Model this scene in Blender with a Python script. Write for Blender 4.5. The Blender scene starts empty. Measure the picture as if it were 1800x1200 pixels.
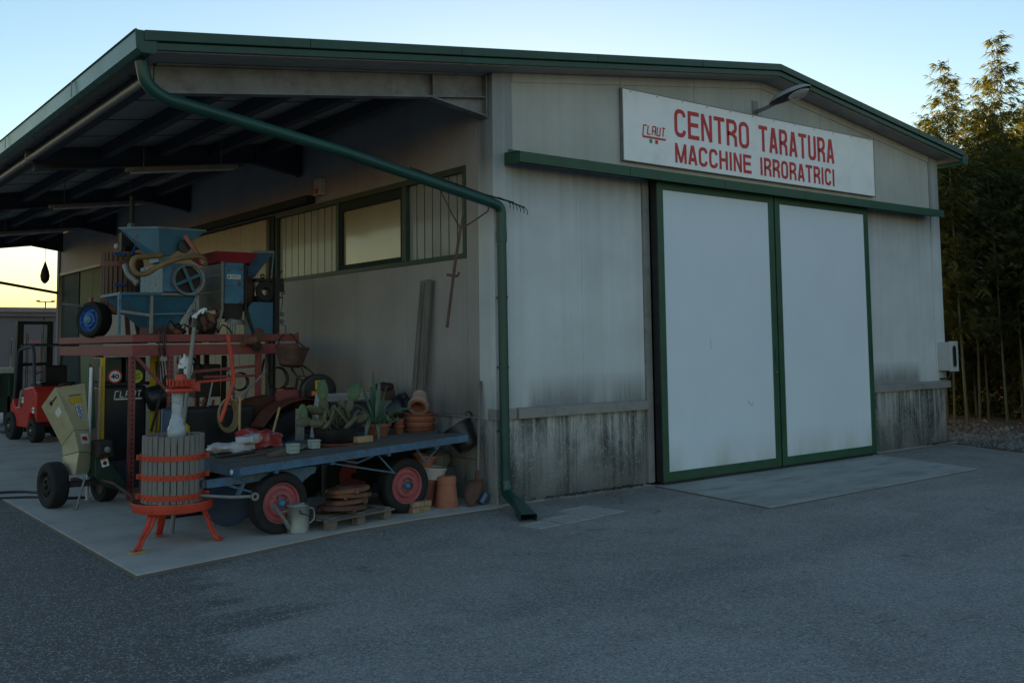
import bpy, math, random
from mathutils import Vector as V, Matrix as M, Euler
PI=math.pi; R=math.radians
sc=bpy.context.scene; col=sc.collection
random.seed(7)
# ------------------------------------------------------------------ camera
cd=bpy.data.cameras.new('camera'); cam=bpy.data.objects.new('camera',cd); col.objects.link(cam)
cd.sensor_width=36; cd.lens=34.49; cd.shift_y=-0.0705; cd.clip_start=.1; cd.clip_end=2000
f=V((.61413285,.78560898,.07522886)); r=V((.7883736,-.61506228,-.01286309)); u=V((-.03616508,-.06720809,.99708333))
cam.matrix_world=M(((r.x,u.x,-f.x,-5.9589),(r.y,u.y,-f.y,-7.9264),(r.z,u.z,-f.z,1.6),(0,0,0,1)))
sc.camera=cam
# ------------------------------------------------------------------ sky and sun
SUN_AZ=R(39)      # to the right of +Y, behind the warehouse
SUN_EL=R(2.3)
w=bpy.data.worlds.new('World'); sc.world=w; w.use_nodes=True
nt=w.node_tree; bg=nt.nodes['Background']
sk=nt.nodes.new('ShaderNodeTexSky'); sk.sky_type='NISHITA'; sk.sun_disc=False
sk.sun_elevation=SUN_EL; sk.sun_rotation=SUN_AZ; sk.altitude=50; sk.air_density=1.0; sk.dust_density=.16; sk.ozone_density=1.95
nt.links.new(sk.outputs[0],bg.inputs[0]); bg.inputs[1].default_value=.15
sd=bpy.data.lights.new('sun','SUN'); sd.energy=4.5; sd.angle=R(.5); sd.color=(1,.66,.36)
so=bpy.data.objects.new('sun',sd); col.objects.link(so)
sv=V((math.sin(SUN_AZ)*math.cos(SUN_EL),math.cos(SUN_AZ)*math.cos(SUN_EL),math.sin(SUN_EL)))
so.rotation_euler=sv.to_track_quat('Z','Y').to_euler(); so.location=(0,60,30)
vs=sc.view_settings; vs.view_transform='Standard'; vs.look='None'; vs.gamma=1; vs.use_curve_mapping=False; vs.exposure=1.8
sc.cycles.max_bounces=8; sc.cycles.diffuse_bounces=4
# ------------------------------------------------------------------ helpers
class MB:
    def __init__(s): s.v=[]; s.f=[]
    def add(s,v,f):
        o=len(s.v); s.v+=[tuple(a) for a in v]; s.f+=[tuple(i+o for i in a) for a in f]; return s
    def box(s,x0,x1,y0,y1,z0,z1):
        if x0>x1:x0,x1=x1,x0
        if y0>y1:y0,y1=y1,y0
        if z0>z1:z0,z1=z1,z0
        return s.add([(x0,y0,z0),(x1,y0,z0),(x1,y1,z0),(x0,y1,z0),(x0,y0,z1),(x1,y0,z1),(x1,y1,z1),(x0,y1,z1)],
            [(0,3,2,1),(4,5,6,7),(0,1,5,4),(1,2,6,5),(2,3,7,6),(3,0,4,7)])
    def obox(s,c,d,rot=(0,0,0)):
        m=Euler(rot).to_matrix(); c=V(c); vs=[]
        for z in(-.5,.5):
            for x,y in((-.5,-.5),(.5,-.5),(.5,.5),(-.5,.5)): vs.append(c+m@V((x*d[0],y*d[1],z*d[2])))
        return s.add(vs,[(0,3,2,1),(4,5,6,7),(0,1,5,4),(1,2,6,5),(2,3,7,6),(3,0,4,7)])
    def bar(s,a,b,wd,h,up=(0,0,1)):
        a=V(a);b=V(b);d=(b-a).normalized();up=V(up)
        if abs(d.dot(up))>.98: up=V((0,1,0))
        x=d.cross(up).normalized()*wd/2;z=x.cross(d).normalized()*h/2
        vs=[a-x-z,a+x-z,a+x+z,a-x+z,b-x-z,b+x-z,b+x+z,b-x+z]
        return s.add(vs,[(0,1,2,3),(7,6,5,4),(0,4,5,1),(1,5,6,2),(2,6,7,3),(3,7,4,0)])
    def cyl(s,a,b,r0,r1=None,n=16,cap=True):
        if r1 is None:r1=r0
        a=V(a);b=V(b);d=(b-a).normalized();t=V((0,0,1)) if abs(d.z)<.9 else V((1,0,0))
        x=d.cross(t).normalized();y=d.cross(x);vs=[]
        for p,q in((a,r0),(b,r1)):
            for i in range(n):
                an=2*PI*i/n; vs.append(p+(x*math.cos(an)+y*math.sin(an))*q)
        fs=[(i,(i+1)%n,(i+1)%n+n,i+n) for i in range(n)]
        if cap: fs+=[tuple(range(n-1,-1,-1)),tuple(range(n,2*n))]
        return s.add(vs,fs)
    def tube(s,pts,rad,n=8,closed=False):
        pts=[V(p) for p in pts];m=len(pts);vs=[];prev=None
        for i,p in enumerate(pts):
            if closed: d=(pts[(i+1)%m]-pts[i-1])
            else: d=(pts[min(i+1,m-1)]-pts[max(i-1,0)])
            d=d.normalized()
            if prev is None:
                t=V((0,0,1)) if abs(d.z)<.9 else V((1,0,0)); x=d.cross(t).normalized()
            else: x=(prev-d*prev.dot(d)).normalized()
            prev=x;y=d.cross(x);q=rad[i] if isinstance(rad,(list,tuple)) else rad
            for k in range(n):
                an=2*PI*k/n; vs.append(p+(x*math.cos(an)+y*math.sin(an))*q)
        fs=[]
        for i in range(m if closed else m-1):
            j=(i+1)%m
            for k in range(n): fs.append((i*n+k,i*n+(k+1)%n,j*n+(k+1)%n,j*n+k))
        if not closed: fs+=[tuple(range(n-1,-1,-1)),tuple(range((m-1)*n,m*n))]
        return s.add(vs,fs)
    def lathe(s,prof,c,axis=(0,0,1),n=28):
        a=V(axis).normalized();t=V((0,0,1)) if abs(a.z)<.9 else V((1,0,0))
        x=a.cross(t).normalized();y=a.cross(x);c=V(c);vs=[];m=len(prof)
        for q,h in prof:
            for i in range(n):
                an=2*PI*i/n; vs.append(c+a*h+(x*math.cos(an)+y*math.sin(an))*max(q,1e-4))
        fs=[(j*n+i,j*n+(i+1)%n,(j+1)*n+(i+1)%n,(j+1)*n+i) for j in range(m-1) for i in range(n)]
        return s.add(vs,fs)
    def prism(s,poly,axis,a0,a1):
        n=len(poly);vs=[]
        for a in(a0,a1):
            for p,q in poly:
                vs.append({'x':(a,p,q),'y':(p,a,q),'z':(p,q,a)}[axis])
        return s.add(vs,[tuple(range(n)),tuple(range(2*n-1,n-1,-1))]+[(i,i+n,(i+1)%n+n,(i+1)%n) for i in range(n)])
    def frus(s,c0,d0,c1,d1,cap=(True,True)):   # rectangular frustum between two horizontal rectangles
        vs=[]
        for c,d in((c0,d0),(c1,d1)):
            for sx,sy in((-1,-1),(1,-1),(1,1),(-1,1)): vs.append((c[0]+sx*d[0]/2,c[1]+sy*d[1]/2,c[2]))
        fs=[(0,1,5,4),(1,2,6,5),(2,3,7,6),(3,0,4,7)]
        if cap[0]: fs.append((0,3,2,1))
        if cap[1]: fs.append((4,5,6,7))
        return s.add(vs,fs)
    def build(s,name,mat,parent=None,smooth=False,bevel=0):
        me=bpy.data.meshes.new(name); off=V((0,0,0)); q=parent
        while q is not None:
            if q.name in WORLD: off=WORLD[q.name]
            q=q.parent
        me.from_pydata([tuple(V(a)-off) for a in s.v],[],s.f); me.update()
        import bmesh
        bm=bmesh.new(); bm.from_mesh(me); bmesh.ops.recalc_face_normals(bm,faces=bm.faces); bm.to_mesh(me); bm.free()
        if smooth:
            for p in me.polygons: p.use_smooth=True
            if hasattr(me,'set_sharp_from_angle'): me.set_sharp_from_angle(angle=R(38))
        me.materials.append(mat)
        o=bpy.data.objects.new(name,me); col.objects.link(o)
        if parent is not None: o.parent=parent
        if bevel:
            b=o.modifiers.new('bevel','BEVEL'); b.width=bevel; b.segments=2; b.limit_method='ANGLE'
        return o
WORLD={}
def tag(o,label,cat,group=None):
    o['label']=label;o['category']=cat
    if group:o['group']=group
    return o
def thing(name,label,cat,loc=(0,0,0),rz=0,group=None,local=False,rx=0,ry=0):
    o=bpy.data.objects.new(name,None); col.objects.link(o); o.empty_display_size=.1
    o.location=loc; o.rotation_euler=(rx,ry,rz)
    if not local: WORLD[o.name]=V(loc)
    return tag(o,label,cat,group)
def struct(name,mb,mat,kind='structure',**k):
    o=mb.build(name,mat,**k); o['kind']=kind; return o
def copyobj(o,parent=None):
    c=o.copy(); col.objects.link(c)
    if parent is not None:c.parent=parent
    return c
def copytree(o,parent=None):
    c=copyobj(o,parent)
    for ch in list(o.children): copytree(ch,c)
    return c
# ------------------------------------------------------------------ materials
def nodes(name):
    m=bpy.data.materials.new(name); m.use_nodes=True; t=m.node_tree; b=t.nodes['Principled BSDF']; return m,t,b
def N(t,ty,**k):
    n=t.nodes.new(ty)
    for a,b in k.items():
        if a in('operation','blend_type','feature','data_type','noise_dimensions','interpolation_type'): setattr(n,a,b)
    return n
def coords(t,scale=(1,1,1)):
    tc=t.nodes.new('ShaderNodeTexCoord'); mp=t.nodes.new('ShaderNodeMapping'); mp.inputs['Scale'].default_value=scale
    t.links.new(tc.outputs['Object'],mp.inputs[0]); return mp.outputs[0]
def noise(t,scale,detail=4,stretch=(1,1,1),rough=.55,dist=0):
    n=t.nodes.new('ShaderNodeTexNoise'); n.inputs['Scale'].default_value=scale; n.inputs['Detail'].default_value=detail; n.inputs['Roughness'].default_value=rough
    n.inputs['Distortion'].default_value=dist
    t.links.new(coords(t,stretch),n.inputs['Vector']); return n.outputs['Fac']
def ramp(t,src,a,b,c0=(0,0,0,1),c1=(1,1,1,1)):
    n=t.nodes.new('ShaderNodeValToRGB'); e=n.color_ramp.elements; e[0].position=a;e[0].color=c0;e[1].position=b;e[1].color=c1
    t.links.new(src,n.inputs[0]); return n.outputs[0]
def mix(t,fac,a,b,mode='MIX'):
    n=t.nodes.new('ShaderNodeMix'); n.data_type='RGBA'; n.blend_type=mode
    def put(s,v):
        if isinstance(v,(tuple,list)): s.default_value=(*v[:3],1)
        elif isinstance(v,(int,float)): s.default_value=v
        else: t.links.new(v,s)
    put(n.inputs[0],fac);put(n.inputs[6],a);put(n.inputs[7],b); return n.outputs[2]
def math_(t,op,a,b=None,c=None,clamp=False):
    n=t.nodes.new('ShaderNodeMath'); n.operation=op; n.use_clamp=clamp
    for i,v in enumerate((a,b,c)):
        if v is None: continue
        if isinstance(v,(int,float)): n.inputs[i].default_value=v
        else: t.links.new(v,n.inputs[i])
    return n.outputs[0]
def bump(t,b,h,strength=.2,dist=.01):
    n=t.nodes.new('ShaderNodeBump'); n.inputs['Strength'].default_value=strength; n.inputs['Distance'].default_value=dist
    t.links.new(h,n.inputs['Height']); t.links.new(n.outputs[0],b.inputs['Normal'])
MC={}
def mat(name,c,rough=.7,metal=0,var=.3,scale=6,stretch=(1,1,1),dirt=None,dirtamt=.45,dscale=9,bmp=.15,bscale=60,rust=0):
    if name in MC: return MC[name]
    m,t,b=nodes(name)
    n=noise(t,scale,5,stretch)
    base=mix(t,ramp(t,n,.3,.7),tuple(x*(1-var) for x in c),tuple(min(1,x*(1+var)) for x in c))
    if dirt is None: dirt=tuple(x*.45+.02 for x in c)
    d=noise(t,dscale,7,stretch,.65)
    base=mix(t,math_(t,'MULTIPLY',ramp(t,d,.5,.72),dirtamt),base,dirt)
    rr=math_(t,'MULTIPLY_ADD',n,.3,rough-.15,clamp=True)
    if rust:
        q=noise(t,dscale*2.2,8,stretch,.7); rf=ramp(t,q,.66-.18*rust,.70-.18*rust)
        base=mix(t,rf,base,mix(t,n,(.07,.03,.017),(.16,.07,.035))); 
        if metal: t.links.new(math_(t,'MULTIPLY',math_(t,'SUBTRACT',1,rf),metal),b.inputs['Metallic'])
    elif metal: b.inputs['Metallic'].default_value=metal
    t.links.new(base,b.inputs['Base Color']); t.links.new(rr,b.inputs['Roughness'])
    if bmp: bump(t,b,noise(t,bscale,4,stretch),bmp,.004)
    MC[name]=m; return m
def wallmat(name,c,stain,low=None,high=None,streak=.5,grime=(.05,.055,.045),cloud=1.0):
    """painted panel with algae streaks that sit above a sill (low=(z0,z1)) or hang below a rail (high=(z0,z1))"""
    m,t,b=nodes(name); tc=t.nodes.new('ShaderNodeTexCoord'); sp=t.nodes.new('ShaderNodeSeparateXYZ'); t.links.new(tc.outputs['Object'],sp.inputs[0]); z=sp.outputs[2]
    n=noise(t,1.3,5); base=mix(t,ramp(t,n,.3,.7),tuple(x*(1-.12*cloud) for x in c),tuple(x*(1+.1*cloud) for x in c))
    st=noise(t,1,6,(9,9,.22),.6); base=mix(t,math_(t,'MULTIPLY',ramp(t,st,.48,.75),streak*.5),base,stain)
    st2=noise(t,1,7,(26,26,.5),.65)
    big=noise(t,1,3,(1.7,1.7,.3),.5)
    if low:
        g=math_(t,'MULTIPLY_ADD',z,-1/(low[1]-low[0]),low[1]/(low[1]-low[0]),clamp=True)
        k=math_(t,'MULTIPLY',g,math_(t,'MULTIPLY_ADD',ramp(t,big,.38,.6),1.25,.15)); k=math_(t,'MULTIPLY',k,math_(t,'MULTIPLY_ADD',st2,1.1,.35),clamp=True)
        base=mix(t,math_(t,'MULTIPLY',k,.62),base,grime)
    if high:
        g=math_(t,'MULTIPLY_ADD',z,1/(high[1]-high[0]),-high[0]/(high[1]-high[0]),clamp=True)
        g=math_(t,'MULTIPLY',g,g)
        k=math_(t,'MULTIPLY',g,math_(t,'MULTIPLY_ADD',st,.9,.25),clamp=True)
        base=mix(t,math_(t,'MULTIPLY',k,.78),base,grime)
    t.links.new(base,b.inputs['Base Color']); b.inputs['Roughness'].default_value=.62; b.inputs['Specular IOR Level'].default_value=.35
    bump(t,b,noise(t,90,4),.12,.003); return m
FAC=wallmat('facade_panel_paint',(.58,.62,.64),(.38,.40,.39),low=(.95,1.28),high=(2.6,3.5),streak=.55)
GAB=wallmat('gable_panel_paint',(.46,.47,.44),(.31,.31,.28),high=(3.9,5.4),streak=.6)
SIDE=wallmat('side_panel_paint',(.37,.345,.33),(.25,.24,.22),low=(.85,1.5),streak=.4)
SILL=mat('sill_metal',(.25,.245,.235),.5,var=.12,dirt=(.1,.1,.09),stretch=(1,1,1),scale=3)
def plinth(name,dark,light,amt,top=.83):
    m,t,b=nodes(name)
    tc=t.nodes.new('ShaderNodeTexCoord'); sp=t.nodes.new('ShaderNodeSeparateXYZ'); t.links.new(tc.outputs['Object'],sp.inputs[0]); z=sp.outputs[2]
    a=noise(t,1,6,(2.6,2.6,1.1),.62,.6); runs=noise(t,1,5,(11,11,.35),.55,.8); fine=noise(t,1,8,(24,24,7),.72); spk=noise(t,48,6)
    base=mix(t,ramp(t,a,.38,.66),dark,tuple(d*.55+l*.45 for d,l in zip(dark,light)))
    # pale lime runs starting under the sill, fading downward
    up=math_(t,'MULTIPLY_ADD',z,1.9,-.62,clamp=True)
    k=math_(t,'MULTIPLY',ramp(t,runs,.45,.60),math_(t,'MULTIPLY_ADD',up,.85,.12),clamp=True); k=math_(t,'MULTIPLY',k,ramp(t,fine,.28,.55))
    base=mix(t,k,base,light)
    # black mould: blotches broken into specks
    mo=math_(t,'MULTIPLY',ramp(t,math_(t,'ADD',math_(t,'MULTIPLY',a,.5),math_(t,'MULTIPLY',runs,.55)),.44,.56,(1,1,1,1),(0,0,0,1)),ramp(t,fine,.40,.56))
    base=mix(t,math_(t,'MULTIPLY',mo,.8),base,tuple(x*.3 for x in dark))
    base=mix(t,math_(t,'MULTIPLY',ramp(t,spk,.56,.68),.45),base,tuple(x*1.1 for x in light))
    g=math_(t,'MULTIPLY_ADD',z,-2.2,1.05,clamp=True)
    base=mix(t,math_(t,'MULTIPLY',g,amt),base,tuple(x*.75 for x in dark))
    t.links.new(base,b.inputs['Base Color']); b.inputs['Roughness'].default_value=.88; bump(t,b,spk,.5,.008); return m
PLI=plinth('stained_concrete',(.085,.09,.085),(.50,.51,.49),.6)
PLS=plinth('pale_concrete_block',(.27,.27,.255),(.36,.36,.34),.2)
CONC=mat('concrete_slab',(.44,.405,.36),.85,var=.16,scale=1.6,dirt=(.24,.225,.20),dirtamt=.6,dscale=2.2,bmp=.3,bscale=120)
CONC2=mat('concrete_ramp',(.33,.33,.305),.85,var=.2,scale=1.5,dirt=(.17,.17,.155),dirtamt=.8,dscale=2.5,stretch=(.6,2,1),bmp=.35,bscale=110)
COVER=mat('drain_cover_concrete',(.38,.365,.34),.9,var=.25,scale=9,dirt=(.12,.115,.11),dirtamt=.8,bmp=.5,bscale=110)
YARD=mat('yard_concrete',(.22,.22,.21),.85,var=.15,scale=.7,bmp=.2)
GREEN=mat('green_paint',(.012,.062,.042),.42,var=.25,scale=5,dirt=(.05,.075,.055),dirtamt=.4,bmp=.08)
GREENL=mat('green_rail_paint',(.016,.078,.042),.5,var=.25,scale=4,dirt=(.04,.07,.05),dirtamt=.5,bmp=.08)
TEAL=mat('drainpipe_paint',(.008,.062,.05),.36,var=.2,scale=3,dirt=(.03,.06,.05),dirtamt=.4,bmp=.05)
GUT=mat('gutter_paint',(.03,.11,.085),.28,var=.15,scale=2,dirt=(.07,.1,.08),dirtamt=.3,bmp=.04)
DGREEN=mat('dark_green_frame',(.008,.022,.018),.75,var=.2,bmp=.05)
WFR=mat('window_frame_paint',(.03,.06,.05),.5,var=.2,bmp=.05)
DOOR=wallmat('door_panel_white',(.68,.77,.85),(.60,.67,.72),low=(.10,.50),streak=.22,grime=(.42,.45,.38),cloud=.22)
SOFF=mat('soffit_sheet',(.34,.325,.31),.7,var=.12,scale=2,bmp=.05)
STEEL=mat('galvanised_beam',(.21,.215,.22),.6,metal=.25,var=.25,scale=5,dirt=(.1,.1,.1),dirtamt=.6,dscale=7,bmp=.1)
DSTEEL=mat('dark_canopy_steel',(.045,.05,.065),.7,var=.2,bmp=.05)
GREY=mat('grey_metal',(.22,.22,.215),.5,metal=.3,var=.2)
BLACK=mat('black_rubber',(.009,.009,.010),.8,var=.3,scale=12,dirt=(.028,.026,.024),dirtamt=.5,bmp=.3,bscale=70)
BLKP=mat('black_plastic',(.013,.014,.016),.4,var=.3,dirt=(.05,.05,.05),dirtamt=.25,bmp=.05)
DARK=mat('dark_iron',(.03,.028,.027),.6,metal=.4,var=.4,dirt=(.07,.045,.03),dirtamt=.6,bmp=.3)
RED=mat('press_red_paint',(.52,.05,.022),.45,var=.18,scale=7,dirt=(.20,.035,.018),dirtamt=.6,dscale=14,bmp=.2,rust=.35)
REDM=mat('rack_red_paint',(.25,.055,.05),.62,var=.2,scale=4,dirt=(.15,.075,.06),dirtamt=.6,dscale=6,bmp=.15,rust=.35)
FRED=mat('forklift_red',(.50,.035,.025),.32,var=.06,bmp=.02,dirtamt=.2)
PINK=mat('faded_red_wheel',(.36,.085,.09),.55,var=.15,dirt=(.2,.07,.06),dirtamt=.5,bmp=.1,rust=.25)
BLUE=mat('faded_blue_paint',(.055,.20,.34),.5,var=.25,scale=5,dirt=(.05,.09,.11),dirtamt=.6,dscale=7,bmp=.12,rust=.5)
BLUE2=mat('hopper_blue_paint',(.035,.14,.225),.5,var=.25,scale=3,dirt=(.09,.14,.15),dirtamt=.6,dscale=4,bmp=.08,rust=.35)
BLUE3=mat('pale_blue_sheet',(.16,.25,.30),.55,var=.25,scale=3,dirt=(.10,.10,.09),dirtamt=.6,dscale=5,rust=.4)
WBLUE=mat('wheel_blue',(.012,.09,.33),.45,var=.2,bmp=.05)
TBLUE=mat('trailer_blue',(.05,.135,.23),.5,var=.3,scale=5,dirt=(.06,.08,.09),dirtamt=.7,dscale=9,bmp=.12,rust=.5)
WGREY=mat('weathered_stave_wood',(.22,.20,.185),.85,var=.3,scale=1,stretch=(30,30,2),dirt=(.10,.085,.075),dirtamt=.7,dscale=1,bmp=.6,bscale=2)
WBROWN=mat('old_brown_wood',(.13,.075,.05),.8,var=.35,scale=1,stretch=(30,30,2),dirt=(.05,.035,.03),dscale=1,bmp=.5,bscale=2)
DECK=mat('dark_deck_wood',(.11,.095,.08),.85,var=.4,scale=1,stretch=(2,26,20),dirt=(.05,.045,.04),dscale=2,bmp=.6,bscale=2)
PALW=mat('pallet_wood',(.17,.145,.115),.85,var=.3,scale=1,stretch=(3,24,24),dirt=(.07,.06,.05),dscale=2,bmp=.5,bscale=2)
POLEW=mat('broom_wood',(.42,.27,.12),.6,var=.15,scale=1,stretch=(20,20,2),bmp=.1)
GREYW=mat('grey_post_wood',(.17,.16,.14),.88,var=.3,scale=1,stretch=(24,24,1.6),dirt=(.07,.065,.055),dscale=1.3,bmp=.7,bscale=2)
TERRA=mat('terracotta',(.36,.13,.075),.8,var=.18,scale=6,dirt=(.30,.18,.13),dirtamt=.5,bmp=.15)
TERRA2=mat('dark_terracotta',(.24,.075,.045),.75,var=.25,scale=8,dirt=(.14,.06,.045),dirtamt=.6,bmp=.15)
TERRAP=mat('pale_terracotta',(.42,.27,.21),.8,var=.15,dirt=(.28,.18,.14),bmp=.1)
RUST=mat('rusty_cast_iron',(.17,.075,.045),.85,var=.4,scale=9,dirt=(.28,.12,.06),dirtamt=.6,bmp=.6,bscale=45)
RUSTD=mat('brown_rust',(.10,.05,.035),.8,var=.4,dirt=(.18,.08,.05),bmp=.4)
ZINC=mat('zinc_can',(.28,.30,.28),.5,metal=.55,var=.2,scale=7,dirt=(.17,.18,.16),dirtamt=.6,bmp=.12)
BEIGE=mat('chipper_beige',(.47,.43,.27),.45,var=.06,dirt=(.25,.22,.14),dirtamt=.35,bmp=.03)
CHGREEN=mat('chipper_dark_green',(.01,.035,.022),.5,var=.2)
WHITE=mat('white_print',(.75,.76,.76),.5,var=.04,bmp=0)
SIGNW=mat('sign_board_white',(.88,.91,.94),.38,var=.03,scale=2,dirt=(.5,.52,.53),dirtamt=.3,dscale=3,bmp=.03,bscale=6)
SRED=mat('sign_lettering_red',(.55,.025,.03),.5,var=.06,bmp=0)
SGRN=mat('sign_flag_green',(.02,.30,.12),.5,var=.05,bmp=0)
BLKPR=mat('black_print',(.015,.015,.015),.5,var=0,bmp=0)
BLUPR=mat('blue_print',(.02,.07,.35),.5,var=0,bmp=0)
YEL=mat('yellow_plastic',(.60,.40,.02),.5,var=.1,bmp=.02)
YGRN=mat('yellow_green_sticker',(.50,.60,.05),.5,var=.08,bmp=.02)
ORG=mat('orange_lens',(.75,.16,.02),.3,var=.1,bmp=0)
REDL=mat('red_lens',(.40,.02,.015),.3,var=.1,bmp=0)
HOSEB=mat('tan_hose',(.27,.18,.085),.6,var=.2,dirt=(.13,.085,.05),bmp=.2,bscale=90)
PINKT=mat('faded_pink_tube',(.40,.17,.14),.6,var=.15)
CACT=mat('cactus_green',(.07,.125,.055),.6,var=.3,scale=9,dirt=(.17,.17,.09),dirtamt=.6,bmp=.3,bscale=50)
CACTO=mat('old_cactus_pad',(.10,.095,.055),.7,var=.3,dirt=(.09,.075,.05),bmp=.3)
AGAV=mat('agave_leaf',(.10,.17,.12),.5,var=.25,scale=7,dirt=(.2,.24,.17),bmp=.1)
BRICK=mat('old_brick',(.30,.20,.12),.9,var=.35,scale=20,dirt=(.16,.13,.09),bmp=.7,bscale=40)
SACKR=mat('red_print_sack',(.38,.04,.04),.35,var=.5,scale=9,dirt=(.65,.65,.68),dirtamt=1,dscale=8,bmp=.4,bscale=14)
SACKW=mat('white_print_sack',(.55,.56,.58),.35,var=.2,scale=9,dirt=(.35,.03,.03),dirtamt=1,dscale=9,bmp=.4,bscale=14)
PLAST=mat('cloudy_plastic_wrap',(.38,.43,.46),.28,var=.25,scale=9,stretch=(1,1,3),dirt=(.2,.23,.25),bmp=.6,bscale=14)
BGW=mat('far_wall_grey',(.12,.125,.14),.85,var=.1,scale=1)
BGT=mat('far_wall_trim',(.2,.2,.2),.8,var=.1)
OLIVE=mat('olive_door_panel',(.16,.18,.085),.75,var=.1,bmp=.05)
BEIGED=mat('beige_sliding_panel',(.36,.30,.21),.5,var=.08,scale=2,bmp=.05)
MBOX=mat('meter_box_plastic',(.46,.47,.46),.5,var=.06,dirt=(.3,.3,.28),dirtamt=.3,bmp=.03)
def glass(name,c,rough,spec=.5,blind=False):
    m,t,b=nodes(name); n=noise(t,2,4); base=mix(t,n,tuple(x*.8 for x in c),tuple(x*1.2 for x in c))
    t.links.new(base,b.inputs['Base Color']); b.inputs['Roughness'].default_value=rough; b.inputs['IOR'].default_value=1.6; b.inputs['Coat Weight'].default_value=spec; b.inputs['Coat Roughness'].default_value=.08
    return m
PANE=glass('warm_reflection_pane',(.36,.28,.19),.22,.7)  # warm sky reflection is put into the pane's tan base colour
SLAT=glass('pvc_strip',(.25,.26,.25),.4,.3)
DGLASS=glass('dark_glass',(.02,.025,.03),.08,1)
# asphalt
def asphalt():
    m,t,b=nodes('asphalt')
    v=t.nodes.new('ShaderNodeTexVoronoi'); v.inputs['Scale'].default_value=95; t.links.new(coords(t),v.inputs['Vector'])
    v2=t.nodes.new('ShaderNodeTexVoronoi'); v2.inputs['Scale'].default_value=42; t.links.new(coords(t),v2.inputs['Vector'])
    sh=t.nodes.new('ShaderNodeSeparateColor'); t.links.new(v.outputs['Color'],sh.inputs[0])
    big=noise(t,.55,6,(1,1,1),.6,.6); mid=noise(t,2.2,6,(1,1,1),.62,.3); fine=noise(t,30,4)
    base=mix(t,ramp(t,big,.35,.65),(.27,.24,.212),(.36,.325,.292))
    base=mix(t,math_(t,'MULTIPLY',ramp(t,mid,.47,.68),.5),base,(.18,.165,.152))
    # darker brown damp area near the lower left, edge broken up by noise
    tc=t.nodes.new('ShaderNodeTexCoord'); sp=t.nodes.new('ShaderNodeSeparateXYZ'); t.links.new(tc.outputs['Object'],sp.inputs[0])
    s=math_(t,'ADD',math_(t,'MULTIPLY',sp.outputs[0],.80),math_(t,'MULTIPLY',sp.outputs[1],-.30))
    s=math_(t,'ADD',s,math_(t,'MULTIPLY_ADD',noise(t,.8,6,(.5,2.4,1),.6),3.0,-1.5))
    pf=ramp(t,math_(t,'MULTIPLY_ADD',s,-.9,-1.55),.35,.60)
    base=mix(t,math_(t,'MULTIPLY',pf,.85),base,(.10,.082,.072))
    # worn wheel lanes and smeared darker bands
    ln=noise(t,1,5,(.10,1.05,1),.5,.25); base=mix(t,math_(t,'MULTIPLY',ramp(t,ln,.50,.66),.42),base,(.105,.10,.098))
    lt=noise(t,1,5,(.35,.8,1),.6,.2); base=mix(t,math_(t,'MULTIPLY',ramp(t,lt,.55,.75),.35),base,(.37,.36,.345))
    # small oily spots
    ov=t.nodes.new('ShaderNodeTexVoronoi'); ov.inputs['Scale'].default_value=1.3; t.links.new(coords(t,(1,1.4,1)),ov.inputs['Vector'])
    base=mix(t,math_(t,'MULTIPLY',ramp(t,math_(t,'ADD',ov.outputs['Distance'],math_(t,'MULTIPLY',fine,.05)),.055,.085,(1,1,1,1),(0,0,0,1)),.6),base,(.06,.058,.056))
    # stone speckle
    base=mix(t,math_(t,'MULTIPLY',ramp(t,sh.outputs[0],.66,.92),.6),base,(.50,.50,.49))
    base=mix(t,math_(t,'MULTIPLY',ramp(t,sh.outputs[1],.55,.9),.6),base,(.09,.09,.092))
    # hairline cracks
    c=t.nodes.new('ShaderNodeTexVoronoi'); c.feature='DISTANCE_TO_EDGE'; c.inputs['Scale'].default_value=.42
    mp=coords(t); n3=t.nodes.new('ShaderNodeTexNoise'); n3.inputs['Scale'].default_value=1.5; n3.inputs['Detail'].default_value=6; t.links.new(mp,n3.inputs['Vector'])
    ad=t.nodes.new('ShaderNodeVectorMath'); ad.operation='MULTIPLY_ADD'; t.links.new(n3.outputs['Color'],ad.inputs[0]); ad.inputs[1].default_value=(1.2,1.2,0); t.links.new(mp,ad.inputs[2]); t.links.new(ad.outputs[0],c.inputs['Vector'])
    ck=math_(t,'MULTIPLY',ramp(t,c.outputs['Distance'],0.0005,.0045,(1,1,1,1),(0,0,0,1)),ramp(t,mid,.53,.60)); base=mix(t,math_(t,'MULTIPLY',ck,.7),base,(.04,.04,.04))
    t.links.new(base,b.inputs['Base Color']); b.inputs['Roughness'].default_value=.78; b.inputs['Specular IOR Level'].default_value=.35
    h=math_(t,'ADD',math_(t,'MULTIPLY',v.outputs['Distance'],-1),math_(t,'MULTIPLY',v2.outputs['Distance'],-.6)); bump(t,b,h,.75,.006); return m
ASPH=asphalt()
SOIL=mat('verge_soil',(.09,.075,.055),.95,var=.4,scale=8,bmp=.9,bscale=30)
STONE=mat('verge_stone',(.16,.15,.14),.9,var=.45,scale=2,bmp=.4,bscale=30)
def edge_dirt(m,z0=-.006):
    t=m.node_tree;b=t.nodes['Principled BSDF'];src=b.inputs['Base Color'].links[0].from_socket
    tc=t.nodes.new('ShaderNodeTexCoord'); sp=t.nodes.new('ShaderNodeSeparateXYZ'); t.links.new(tc.outputs['Object'],sp.inputs[0])
    g=math_(t,'LESS_THAN',sp.outputs[2],z0); t.links.new(mix(t,math_(t,'MULTIPLY',g,.8),src,(.06,.055,.05)),b.inputs['Base Color'])
edge_dirt(CONC); edge_dirt(CONC2,-.02)
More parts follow.
